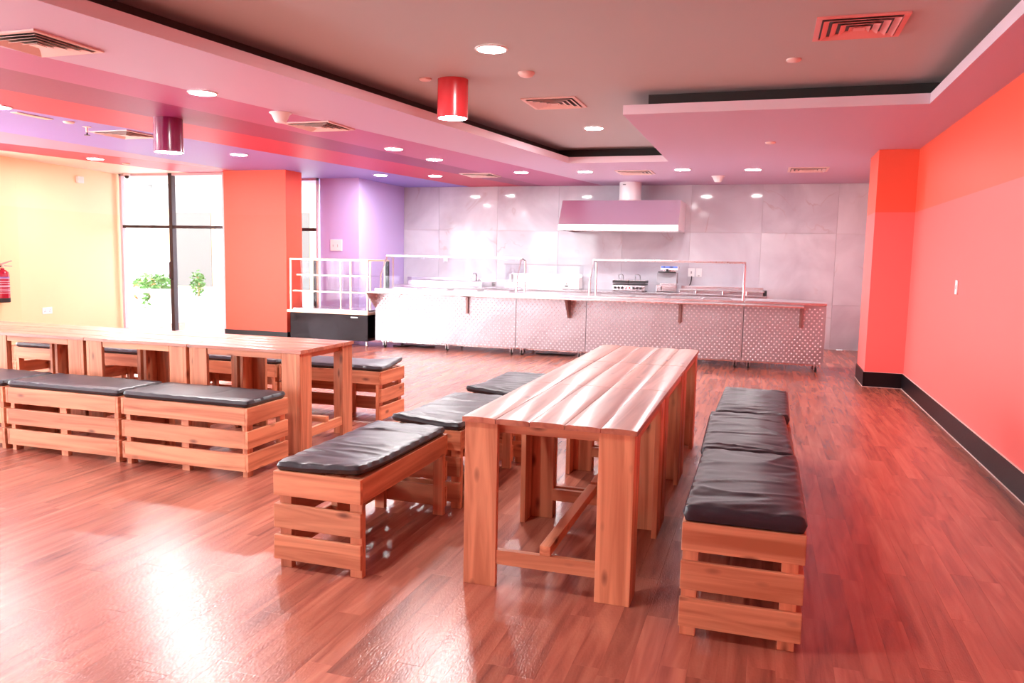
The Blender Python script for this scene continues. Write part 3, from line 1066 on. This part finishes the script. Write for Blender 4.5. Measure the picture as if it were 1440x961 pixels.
c1 = counter('serving_counter', -5.80, -3.484, 'long dotted steel counter with glass guard, beside the cake display case', [-4.25], [-5.66, -4.60, -3.56], (-5.80, -3.486), True)
guard(c1, -5.74, -3.505)
c2 = counter('serving_counter', -3.480, -2.426, 'short dotted steel counter without a glass guard, between the two guarded counters', [-2.67], [-3.40, -2.52], (-3.480, -2.428), wedge=True)
c3 = counter('serving_counter', -2.422, -0.254, 'dotted steel counter with glass guard in front of the contact grill', [-1.10], [-2.32, -0.34], (-2.422, -0.256))
guard(c3, -2.40, -0.275)
c4 = counter('serving_counter', -0.250, 0.790, 'short dotted steel counter at the red column end, with no glass guard', [0.475], [-0.16, 0.70], (-0.250, 0.500))
for c, xs in ((c1, (-5.35, -4.85, -4.35, -3.85)), (c3, (-2.05, -1.55, -1.05, -0.62))):
    for x in xs:
        p = MB().box(x - 0.2, x + 0.2, 11.25, 11.56, CT, CT + 0.012).build('food_pan', 'chrome', c, 0.004)
        box('pan_lid', x - 0.17, x + 0.17, 11.28, 11.53, CT + 0.012, CT + 0.018, 'steel', p, 0.003)

# ---- refrigerated cake display
def display_case():
    d = empty('display_case', (-6.58, 11.38, 0))
    tag(d, 'glass cake display case on a dark steel base beside the orange pillar', 'display case')
    hx = 0.70
    y0, y1 = -0.37, 0.37
    MB().box(-hx, hx, y0, y1, 0.09, 0.505).build('base', 'dsteel', d, 0.006)
    box('ledge', -hx - 0.035, hx + 0.02, y0 - 0.04, y1, 0.506, 0.548, 'brass', d, 0.006)
    for sx in (-1, 1):
        for yy in (y0 + 0.05, y1 - 0.05):
            MB().lathe([(0.018, 0), (0.022, 0.02), (0.016, 0.03), (0.016, 0.09)], 12, (sx * (hx - 0.05), yy, 0)).build('foot', 'chrome', d, smooth=True)
    for sx in (-1, 1):
        box('corner_post', sx * (hx - 0.012) - 0.012, sx * (hx - 0.012) + 0.012, y0, y0 + 0.024, 0.549, 1.345, 'brass', d, 0.002)
    box('rear_frame', hx - 0.05, hx, y1 - 0.05, y1, 0.549, 1.345, 'dark', d, 0.002)
    box('rear_frame', -hx, -hx + 0.05, y1 - 0.05, y1, 0.549, 1.345, 'dark', d, 0.002)
    fr = MB()
    fr.box(-hx, hx, y0, y0 + 0.022, 1.346, 1.370)
    fr.box(-hx, hx, y1 - 0.05, y1, 1.346, 1.370)
    fr.box(-hx, -hx + 0.022, y0 + 0.022, y1 - 0.05, 1.346, 1.370)
    fr.box(hx - 0.022, hx, y0 + 0.022, y1 - 0.05, 1.346, 1.370)
    fr.build('top_frame', 'brass', d)
    box('pane', -hx + 0.026, hx - 0.026, y0 + 0.006, y0 + 0.012, 0.549, 1.345, 'cglass', d)
    box('pane', -hx + 0.004, -hx + 0.010, y0 + 0.03, y1 - 0.06, 0.549, 1.345, 'cglass', d)
    box('pane', hx - 0.010, hx - 0.004, y0 + 0.03, y1 - 0.06, 0.549, 1.345, 'cglass', d)
    box('top_pane', -hx + 0.024, hx - 0.024, y0 + 0.024, y1 - 0.052, 1.352, 1.360, 'cglass', d)
    for z, dep in ((0.845, 0.04), (1.10, 0.16)):
        sh = box('shelf', -hx + 0.03, hx - 0.03, y0 + dep, y1 - 0.08, z, z + 0.010, 'cglass', d)
        box('shelf_edge', -hx + 0.03, hx - 0.03, y0 + dep - 0.012, y0 + dep - 0.001, z - 0.006, z + 0.016, 'brass', sh)
    box('deck', -hx + 0.03, hx - 0.03, y0 + 0.03, y1 - 0.06, 0.549, 0.575, 'steel', d, 0.003)
    for x in (-0.15, 0.40):
        box('shelf_support', x - 0.010, x + 0.010, y1 - 0.10, y1 - 0.082, 0.576, 1.345, 'brass', d)
    # sliding doors at the back
    for x0, x1 in ((-0.64, 0.02), (-0.02, 0.64)):
        fr = MB()
        yy = y1 - 0.04 if x0 < -0.1 else y1 - 0.025
        fr.box(x0, x0 + 0.03, yy, yy + 0.012, 0.58, 1.34)
        fr.box(x1 - 0.03, x1, yy, yy + 0.012, 0.58, 1.34)
        k = fr.build('sliding_door', 'brass', d)
        box('door_pane', x0 + 0.03, x1 - 0.03, yy + 0.003, yy + 0.008, 0.58, 1.34, 'cglass', k)
    box('badge', 0.40, 0.52, y0 - 0.006, y0, 0.455, 0.470, 'chrome', d, 0.001)
display_case()

# ---- back counter along the marble
def back_line():
    b = empty('back_counter', (0, 13.98, 0))
    tag(b, 'long steel work counter running along the marble wall under the hood', 'counter')
    x0, x1 = -4.86, 0.05
    box('worktop', x0, x1, -0.38, 0.33, 0.855, 0.895, 'steel', b, 0.004)
    for k in range(6):
        x = x0 + 0.05 + k * (x1 - x0 - 0.1) / 5
        for yy in (-0.33, 0.28):
            box('leg', x - 0.02, x + 0.02, yy - 0.02, yy + 0.02, 0, 0.854, 'chrome', b)
    box('undershelf', x0 + 0.02, x1 - 0.02, -0.32, 0.28, 0.25, 0.275, 'steel', b, 0.003)
    # sink unit
    b = empty('sink_unit', (0, 13.98, 0))
    tag(b, 'steel sink unit with swan-neck tap at the purple wall end of the marble wall', 'sink')
    box('worktop', -6.75, -4.87, -0.38, 0.33, 0.855, 0.895, 'steel', b, 0.004)
    box('upstand', -6.75, -4.90, 0.30, 0.33, 0.896, 1.03, 'steel', b, 0.003)
    for x in (-6.70, -4.93):
        for yy in (-0.33, 0.28):
            box('leg', x - 0.02, x + 0.02, yy - 0.02, yy + 0.02, 0, 0.854, 'chrome', b)
    r = MB()
    r.box(-6.42, -4.94, -0.36, -0.32, 0.896, 0.985)
    r.box(-6.42, -4.94, 0.18, 0.22, 0.896, 0.985)
    r.box(-6.42, -6.38, -0.32, 0.18, 0.896, 0.985)
    r.box(-4.98, -4.94, -0.32, 0.18, 0.896, 0.985)
    r.build('sink_rim', 'steel', b, 0.003)
    f = MB()
    f.tube([(-5.27, 0.24, 0.895), (-5.27, 0.24, 1.08), (-5.27, 0.20, 1.13), (-5.27, 0.10, 1.14), (-5.27, 0.04, 1.10), (-5.27, 0.03, 1.06)], 0.014, 8)
    k = f.build('faucet', 'chrome', b, smooth=True)
    for x in (-5.36, -5.18):
        MB().tube([(x, 0.24, 0.895), (x, 0.24, 0.98), (x, 0.15, 1.03)], 0.010, 8).build('tap_lever', 'chrome', k, smooth=True)
    MB().tube([(-5.36, 0.24, 0.94), (-5.18, 0.24, 0.94)], 0.012, 8).build('tap_bridge', 'chrome', k, smooth=True)

    # glass topping case
    g = empty('topping_case', (-3.89, 14.09, 0.895))
    tag(g, 'low glass topping case on the back counter, left of the hood', 'display case')
    box('base', -0.71, 0.71, -0.18, 0.20, 0.0, 0.09, 'steel', g, 0.004)
    for sx in (-1, 1):
        box('side_pane', sx * 0.70 - 0.004, sx * 0.70 + 0.004, -0.17, 0.19, 0.091, 0.425, 'cglass', g)
        box('end_cap', sx * 0.69 - 0.02, sx * 0.69 + 0.02, 0.10, 0.19, 0.091, 0.24, 'white', g, 0.003) if sx < 0 else None
    box('front_pane', -0.69, 0.69, -0.172, -0.165, 0.091, 0.42, 'cglass', g)
    box('top_pane', -0.72, 0.72, -0.18, 0.20, 0.426, 0.434, 'cglass', g)
    box('top_trim', -0.72, 0.72, -0.19, -0.181, 0.420, 0.440, 'grey', g)
    box('front_trim', -0.70, 0.70, -0.19, -0.181, 0.04, 0.075, 'chrome', g)
    box('rear_panel', -0.68, 0.68, 0.17, 0.19, 0.091, 0.26, 'steel', g)

    # white meat slicer / machine in front of the case
    s = empty('countertop_machine', (-3.32, 13.745, 0.895))
    tag(s, 'white countertop machine with sloping front and vent slots, before the topping case', 'machine')
    MB().prism([(-0.22, 0.215), (0.20, 0.215), (0.20, 0.02), (-0.10, 0.02), (-0.19, 0.12)], 'xz', -0.14, 0.14).build('housing', 'white', s, 0.006)
    box('foot_tray', -0.10, 0.21, -0.15, 0.15, 0.0, 0.019, 'grey', s)
    box('badge', -0.055, 0.01, -0.143, -0.140, 0.055, 0.078, 'dark', s)
    box('badge', -0.035, -0.012, -0.143, -0.140, 0.095, 0.115, 'red_led', s)
    for k2 in range(4):
        box('vent_slot', 0.035, 0.165, -0.143, -0.140, 0.075 + 0.026 * k2, 0.082 + 0.026 * k2, 'grey', s)

    # contact grill
    p = empty('contact_grill', (-2.24, 13.80, 0.895))
    tag(p, 'double contact grill with black ribbed lids and front knobs, under the hood', 'grill')
    box('body', -0.28, 0.28, -0.20, 0.22, 0.02, 0.115, 'steel', p, 0.005)
    for sx in (-1, 1):
        for yy in (-0.16, 0.16):
            box('foot', sx * 0.25 - 0.015, sx * 0.25 + 0.015, yy - 0.015, yy + 0.015, 0.0, 0.02, 'rubber', p)
    for x in (-0.145, 0.145):
        box('lower_plate', x - 0.135, x + 0.135, -0.18, 0.18, 0.116, 0.135, 'dark', p, 0.003)
        l = box('lid', x - 0.14, x + 0.14, -0.19, 0.18, 0.150, 0.195, 'dark', p, 0.006)
        box('lid_top', x - 0.14, x + 0.14, -0.19, 0.18, 0.196, 0.204, 'chrome', l)
        MB().tube([(x - 0.04, -0.10, 0.20), (x - 0.04, -0.16, 0.285), (x, -0.17, 0.305), (x + 0.04, -0.16, 0.285), (x + 0.04, -0.10, 0.20)], 0.008, 8).build('handle', 'chrome', l, smooth=True)
    for x in (-0.23, -0.17, -0.11, 0.09, 0.15, 0.21):
        MB().tube([(x, -0.201, 0.068), (x, -0.228, 0.068)], 0.020, 12).build('knob', 'dark', p, smooth=True)
    for x in (-0.04, 0.02):
        box('indicator', x - 0.012, x + 0.012, -0.204, -0.2005, 0.055, 0.080, 'red_led', p)

    # fryer
    q = empty('countertop_fryer', (-1.60, 13.82, 0.895))
    tag(q, 'tall grey countertop fryer with blue control head, right of the contact grill', 'fryer')
    box('tank', -0.17, 0.17, -0.20, 0.20, 0.0, 0.135, 'steel', q, 0.005)
    box('tap', -0.09, -0.075, -0.215, -0.201, 0.05, 0.11, 'dark', q)
    box('front_trim', -0.16, 0.165, -0.212, -0.2005, 0.012, 0.026, 'dark', q)
    box('head', -0.19, 0.15, 0.00, 0.20, 0.16, 0.345, 'grey', q, 0.006)
    box('tray', -0.16, 0.14, -0.10, 0.0, 0.345, 0.362, 'dark', q, 0.003)
    k = box('control_head', -0.13, 0.17, -0.02, 0.20, 0.390, 0.455, 'white', q, 0.006)
    box('control_strip', -0.12, 0.16, -0.028, -0.0205, 0.425, 0.455, 'blue', k)
    box('switch', -0.08, -0.05, -0.033, -0.0285, 0.432, 0.448, 'dark', k)
    box('display', 0.03, 0.085, -0.033, -0.0285, 0.432, 0.448, 'dark', k)
    MB().tube([(-0.01, -0.05, 0.363), (-0.01, -0.05, 0.405)], 0.022, 12).build('dial', 'dark', q, smooth=True)
    box('neck', -0.14, 0.14, 0.06, 0.18, 0.136, 0.159, 'steel', q)
    box('neck', -0.10, 0.12, 0.06, 0.18, 0.346, 0.389, 'steel', q)

    # bain marie
    m = empty('bain_marie', (-0.68, 13.82, 0.895))
    tag(m, 'low steel bain marie with a front rail, right end of the back counter', 'food warmer')
    box('tub', -0.70, 0.66, -0.20, 0.20, 0.0, 0.055, 'steel', m, 0.004)
    box('rail', -0.71, 0.68, -0.225, -0.205, 0.058, 0.078, 'chrome', m, 0.003)
    box('backboard', -0.70, 0.66, 0.15, 0.19, 0.056, 0.125, 'steel', m, 0.003)
    for x in (-0.42, 0.02, 0.40):
        MB().tube([(x, -0.22, 0.0), (x, -0.22, 0.06)], 0.012, 8).build('rail_post', 'chrome', m, smooth=True)
    box('end_block', 0.661, 0.72, -0.16, 0.16, 0.0, 0.085, 'dark', m, 0.003)
back_line()

# ---- extraction hood and its duct
def hood():
    h = empty('extractor_hood', (-2.40, YB - 0.01, 1.93))
    tag(h, 'wide brushed steel extractor hood on the marble wall with a round duct', 'hood')
    x0, x1 = -1.015, 1.005
    yf, yt = -1.10, -0.84
    v = [(x0, yf, 0.02), (x1, yf, 0.02), (x1, yf, 0.10), (x0, yf, 0.10), (x0, yt, 0.52), (x1, yt, 0.52),
         (x0, 0, 0.52), (x1, 0, 0.52), (x0, 0, 0.02), (x1, 0, 0.02)]
    fc = [(0, 1, 2, 3), (3, 2, 5, 4), (4, 5, 7, 6), (6, 7, 9, 8), (0, 3, 4, 6, 8), (1, 9, 7, 5, 2)]
    MB().add(v, fc).build('canopy', 'hoodsteel', h)
    lp = MB()
    lp.box(x0 - 0.006, x1 + 0.006, yf - 0.008, yf + 0.04, 0.0, 0.02)
    lp.box(x0 - 0.006, x0 + 0.04, yf + 0.04, 0, 0.0, 0.02)
    lp.box(x1 - 0.04, x1 + 0.006, yf + 0.04, 0, 0.0, 0.02)
    lp.build('rim', 'chrome', h)
    for k in range(4):
        xa = x0 + 0.06 + k * 0.478
        MB().prism([(yf + 0.06, 0.03), (yf + 0.10, 0.03), (-0.06, 0.30), (-0.10, 0.30)], 'yz', xa, xa + 0.46).build('grease_filter', 'steel', h)
    d = MB().lathe([(0.19, 0.521), (0.19, 0.846)], 28, (0.10, -0.50, 0)).build('duct', 'white', h, smooth=True)
    MB().lathe([(0.205, 0.521), (0.205, 0.545)], 28, (0.10, -0.50, 0)).build('duct_collar', 'diff', d, smooth=True)
    box('damper_clip', 0.0, 0.05, -0.70, -0.69, 0.79, 0.80, 'dark', d)
hood()

# ================================================================ WALL FITTINGS
def plate(name, loc, rz, w, h, label, kinds):
    """a fitting on a wall; local -y looks into the room"""
    p = empty(name, loc, rz)
    tag(p, label, 'socket' if 'socket' in name else 'switch')
    box('cover', -w / 2, w / 2, -0.010, 0.0, -h / 2, h / 2, 'white', p, 0.003)
    for k, (x, z, a, b, mt) in enumerate(kinds):
        box('rocker' if mt == 'white' else 'pin_hole', x - a / 2, x + a / 2, -0.0125, -0.0101, z - b / 2, z + b / 2, mt, p)
    return p
dots = lambda x: [(x, 0.012, 0.012, 0.010, 'grey'), (x - 0.012, -0.014, 0.010, 0.012, 'grey'), (x + 0.012, -0.014, 0.010, 0.012, 'grey')]
plate('wall_socket', (-10.785, 9.60, 0.47), R(90 + 7), 0.20, 0.105, 'white double wall socket low on the yellow wall', dots(-0.05) + dots(0.05))
plate('wall_switch', (XR - 0.001, 7.78, 1.27), R(-90), 0.075, 0.125, 'small white switch plate on the coral right wall', [(0, 0.0, 0.016, 0.035, 'grey')])
plate('wall_switch', (-7.30, 12.499, 1.605), 0, 0.235, 0.200, 'white square switch panel on the purple wall', [(-0.06, -0.01, 0.010, 0.04, 'grey'), (0.03, -0.01, 0.010, 0.05, 'grey')])
plate('wall_socket', (-1.25, YB - 0.001, 1.245), 0, 0.115, 0.15, 'left one of two white sockets on the marble wall, with a black cord', [(0, 0, 0.02, 0.045, 'grey')])
plate('wall_socket', (-1.12, YB - 0.001, 1.245), 0, 0.105, 0.15, 'right one of two white sockets on the marble wall', [(0.0, -0.055, 0.03, 0.015, 'grey')])
tag(MB().tube([(-1.24, YB - 0.03, 1.18), (-1.24, YB - 0.035, 1.13), (-1.25, YB - 0.03, 1.06), (-1.29, YB - 0.04, 0.98), (-1.30, YB - 0.06, 0.90)], 0.008, 8).build('power_cord', 'dark', None, smooth=True), 'short black power cord hanging from the left marble-wall socket', 'cord')
plate('wall_socket', (-5.95, YB - 0.001, 1.38), 0, 0.09, 0.10, 'small white socket on the marble wall above the sink', [(0, -0.04, 0.06, 0.012, 'grey')])
o = box('motion_sensor', -10.90, -10.82, 10.33, 10.45, 2.53, 2.64, 'white', None, 0.01)
tag(o, 'small white sensor box high on the yellow wall', 'sensor')

def extinguisher():
    e = empty('fire_extinguisher', (XL + 0.100, 8.715, 0.650))
    tag(e, 'red fire extinguisher with black base on the yellow wall', 'extinguisher')
    MB().lathe([(0.0, 0.05), (0.082, 0.05), (0.085, 0.07), (0.085, 0.40), (0.075, 0.44), (0.045, 0.47), (0.025, 0.48), (0.025, 0.50)], 24).build('cylinder', 'ext', e, smooth=True)
    MB().lathe([(0.078, 0.0), (0.088, 0.01), (0.088, 0.062), (0.083, 0.066)], 24).build('base_cup', 'rubber', e, smooth=True)
    lb = MB().lathe([(0.0862, 0.345), (0.0862, 0.375)], 24, cap=False).build('label_band', 'extlab', e, smooth=True)
    # rows of tiny unreadable print
    for z, hgt in ((0.352, 0.008), (0.300, 0.012), (0.275, 0.010), (0.225, 0.026), (0.190, 0.010), (0.165, 0.014), (0.135, 0.009)):
        MB().lathe([(0.0866, z), (0.0866, z + hgt)], 24, cap=False).build('print_row', 'extw', e, smooth=True)
    MB().lathe([(0.022, 0.50), (0.026, 0.52), (0.018, 0.545)], 14).build('valve', 'brass', e, smooth=True)
    MB().prism([(-0.02, 0.545), (0.15, 0.60), (0.15, 0.612), (-0.03, 0.565)], 'yz', -0.012, 0.012).build('lever', 'diffp', e)
    MB().prism([(-0.02, 0.530), (0.15, 0.522), (0.15, 0.534), (-0.02, 0.544)], 'yz', -0.012, 0.012).build('carry_handle', 'diffp', e)
    MB().tube([(0.0, -0.02, 0.53), (0.0, -0.08, 0.51), (0.0, -0.11, 0.42), (0.0, -0.11, 0.2)], 0.011, 8).build('hose', 'rubber', e, smooth=True)
    box('bracket', -0.095, -0.084, -0.03, 0.03, 0.28, 0.36, 'dark', e)
extinguisher()

# ================================================================ CEILING FITTINGS
def downlight(x, y, z, label, r=0.105):
    d = empty('downlight', (x, y, z))
    tag(d, label, 'light', 'round ceiling downlights')
    rim = MB().lathe([(r, -0.001), (r + 0.018, -0.001), (r + 0.018, -0.007), (r + 0.002, -0.012), (r, -0.012)], 28, cap=False)
    rim.build('trim_ring', 'white', d, smooth=True)
    MB().lathe([(0.001, -0.010), (r, -0.010), (r, -0.004)], 28, cap=False).build('lens', 'lamp_on', d)
DL = [
    (-4.559, 5.651, H, 'lit round downlight on the pink stripe, nearest the magenta cylinder lamp'),
    (-6.912, 9.275, H, 'lit downlight on the violet stripe in front of the orange pillar'),
    (-4.501, 9.110, H, 'lit downlight on the pink stripes left of the red cylinder lamp'),
    (-4.424, 10.203, H, 'lit downlight on the crimson stripe, second from the tray edge'),
    (-5.305, 12.271, H, 'lit downlight on the red stripe beside the white air diffuser'),
    (-6.200, 12.049, H, 'lit downlight on the violet stripe beside the purple wall'),
    (-3.704, 11.929, H, 'lit downlight over the serving line on the rose stripe'),
    (-2.693, 11.958, H, 'lit downlight over the serving line, just left of the duct'),
    (-1.224, 11.863, H, 'lit downlight over the serving line, just right of the duct'),
    (-0.245, 11.994, H, 'lit downlight over the serving line nearest the red column'),
    (-2.008, 5.663, TRAY, 'large lit downlight in the raised ceiling tray, nearest the camera'),
    (-2.004, 9.292, TRAY, 'lit downlight at the far end of the raised ceiling tray'),
    (-9.462, 9.353, H, 'lit downlight on the outer red stripe above the yellow wall'),
    (-6.975, 5.770, H, 'downlight at the left edge of the picture, where the violet stripe begins'),
    (-4.560, 2.200, H, 'unseen downlight added in line with the pink stripe row, beyond the top of the picture'),  # this and the next: unseen lamps added to brighten the left floor
    (-6.950, 2.250, H, 'unseen downlight added in line with the violet stripe row, beyond the left of the picture'),
    (-2.000, 2.040, TRAY, 'unseen downlight added in line with the raised tray row, beyond the top of the picture'),  # unseen lamp added to light the foreground floor and bench ends
]
for x, y, z, lb in DL:
    downlight(x, y, z, lb)

def diffuser(x, y, z, label, mt='diff', s=0.27):
    d = empty('air_diffuser', (x, y, z))
    tag(d, label, 'vent', 'square ceiling air diffusers')
    f = MB()
    w = 0.035
    f.box(-s, s, -s, -s + w, -0.012, 0.0)
    f.box(-s, s, s - w, s, -0.012, 0.0)
    f.box(-s, -s + w, -s + w, s - w, -0.012, 0.0)
    f.box(s - w, s, -s + w, s - w, -0.012, 0.0)
    f.build('frame', mt, d, 0.002)
    box('throat', -s + w, s - w, -s + w, s - w, -0.002, -0.001, 'dark', d)
    a = s - w - 0.010
    for k in range(4):
        o_, i_ = a - k * 0.054, a - k * 0.054 - 0.036
        zi, zo = -0.004, -0.020
        v, fc = [], []
        for rr, zz in ((o_, zo), (i_, zi), (i_, zi - 0.003), (o_, zo - 0.003)):
            v += [(-rr, -rr, zz), (rr, -rr, zz), (rr, rr, zz), (-rr, rr, zz)]
        for q in range(4):
            for c in range(4):
                q2 = (q + 1) % 4
                fc.append((q * 4 + c, q * 4 + (c + 1) % 4, q2 * 4 + (c + 1) % 4, q2 * 4 + c))
        MB().add(v, fc).build('louver', mt, d)
    box('centre_plate', -0.035, 0.035, -0.035, 0.035, -0.022, -0.018, mt, d)
diffuser(-4.56, 4.08, H, 'cream square air diffuser at the upper left, on the pink stripe')
diffuser(-4.50, 7.37, H, 'white square air diffuser on the rose stripe beside a cone detector')
diffuser(-7.08, 7.45, H, 'white square air diffuser on the violet stripe left of the magenta lamp')
diffuser(-4.50, 12.25, H, 'white air diffuser on the red stripe near the marble wall')
diffuser(-1.96, 12.15, H, 'flat pink air diffuser in front of the hood duct')
diffuser(0.50, 12.10, H, 'flat pink air diffuser near the red column top')
diffuser(0.495, 5.70, TRAY, 'coral square air diffuser in the raised tray at the upper right', 'diffp')
diffuser(-2.07, 7.73, TRAY, 'pale pink square air diffuser in the raised tray beside the red cylinder lamp')

def cylinder_lamp(x, y, z, mt, label, r=0.135, h=0.33):
    c = empty('cylinder_lamp', (x, y, z))
    tag(c, label, 'lamp', 'surface cylinder lamps')
    MB().lathe([(r, -0.003), (r, -h), (r - 0.010, -h), (r - 0.010, -h + 0.03)], 36, cap=False).build('shade', mt, c, smooth=True)
    MB().lathe([(0.001, 0.0), (r, 0.0), (r, -0.003)], 36, cap=False).build('canopy', mt, c)
    MB().lathe([(0.001, -h + 0.012), (r - 0.010, -h + 0.012)], 36, cap=False).build('lens', 'lamp_on', c)
cylinder_lamp(-2.68, 6.57, TRAY, 'lampred', 'bright red cylinder lamp hanging in the raised tray')
cylinder_lamp(-5.816, 6.68, H, 'lampmag', 'dark magenta cylinder lamp hanging from the crimson stripe', 0.14, 0.335)

def detector(name, x, y, z, prof, label, mt='diff', cat='detector'):
    o = MB().lathe(prof, 20, (0, 0, 0)).build(name, mt, None, smooth=True)
    o.location = (x, y, z)
    tag(o, label, cat)
FLAT = [(0.055, 0.0), (0.055, -0.010), (0.045, -0.018), (0.0, -0.020)]
CONE = [(0.105, 0.0), (0.105, -0.006), (0.085, -0.020), (0.055, -0.085), (0.045, -0.092), (0.0, -0.092)]
DOME = [(0.07, 0.0), (0.07, -0.012), (0.055, -0.030), (0.03, -0.040), (0.0, -0.042)]
detector('smoke_detector', -1.976, 6.448, TRAY, DOME, 'small pink detector in the raised tray right of the red cylinder lamp')
detector('smoke_detector', 0.122, 6.488, TRAY, FLAT, 'small flat disc in the raised tray below the coral diffuser')
detector('smoke_detector', -2.90, 6.473, TRAY, FLAT, 'small flat disc in the raised tray left of the red cylinder lamp')
detector('smoke_detector', -0.02, 9.35, H, FLAT, 'small disc on the dropped ceiling panel before the serving line')
detector('smoke_detector', -4.46, 6.62, H, CONE, 'white cone-shaped detector on the rose stripe', 'white')
detector('smoke_detector', -7.02, 6.61, H, FLAT, 'small disc on the violet stripe left of the sprinkler head', 'cream')
detector('smoke_detector', -9.47, 9.95, H, FLAT, 'small disc on the outer red stripe near the large window', 'cream')
detector('smoke_detector', -0.78, 12.9, H, CONE, 'small white cone detector near the marble wall', 'white')

def sprinkler(x, y, z, label):
    s = empty('sprinkler_head', (x, y, z))
    tag(s, label, 'sprinkler')
    MB().lathe([(0.045, 0.0), (0.045, -0.004), (0.014, -0.008), (0.012, -0.06), (0.0, -0.06)], 14).build('escutcheon', 'cream', s, smooth=True)
    MB().lathe([(0.008, -0.061), (0.008, -0.085), (0.030, -0.087), (0.030, -0.092), (0.0, -0.093)], 14).build('deflector', 'alu', s, smooth=True)
sprinkler(-7.11, 6.93, H, 'pendant sprinkler head on the violet stripe')

def strip(x, y, z, label):
    s = empty('linear_diffuser', (x, y, z))
    tag(s, label, 'vent')
    box('frame', -0.045, 0.045, -0.21, 0.21, -0.008, 0.0, 'cream', s, 0.002)
    for k in (-0.02, 0.02):
        box('slot', k - 0.006, k + 0.006, -0.19, 0.19, -0.0095, -0.0081, 'yellow', s)
strip(-7.09, 6.24, H, 'long narrow cream slot vent on the violet stripe')

def dome_camera():
    c = empty('security_camera', (-10.70, 11.25, H))
    tag(c, 'small security camera under the ceiling above the large window', 'camera')
    MB().lathe([(0.055, 0.0), (0.055, -0.03), (0.04, -0.04)], 18).build('mount', 'white', c, smooth=True)
    MB().lathe([(0.038, -0.041), (0.036, -0.07), (0.02, -0.088), (0.0, -0.09)], 18).build('lens_dome', 'dark', c, smooth=True)
dome_camera()

# ---- cords lying on the floor under the counters
def cord(pts, label):
    tag(MB().tube(pts, 0.009, 8).build('floor_cable', 'rubber', None, smooth=True), label, 'cable')
cord([(-5.60, 11.34, 0.010), (-5.48, 11.30, 0.010), (-5.36, 11.38, 0.010), (-5.46, 11.46, 0.010), (-5.28, 11.50, 0.010), (-5.10, 11.42, 0.010), (-4.95, 11.50, 0.010)], 'black cable coiled on the floor under the counter by the display case')
cord([(-3.25, 11.42, 0.010), (-3.12, 11.38, 0.010), (-2.98, 11.46, 0.010), (-2.80, 11.42, 0.010), (-2.66, 11.50, 0.010)], 'black cable on the floor under the short middle counter')
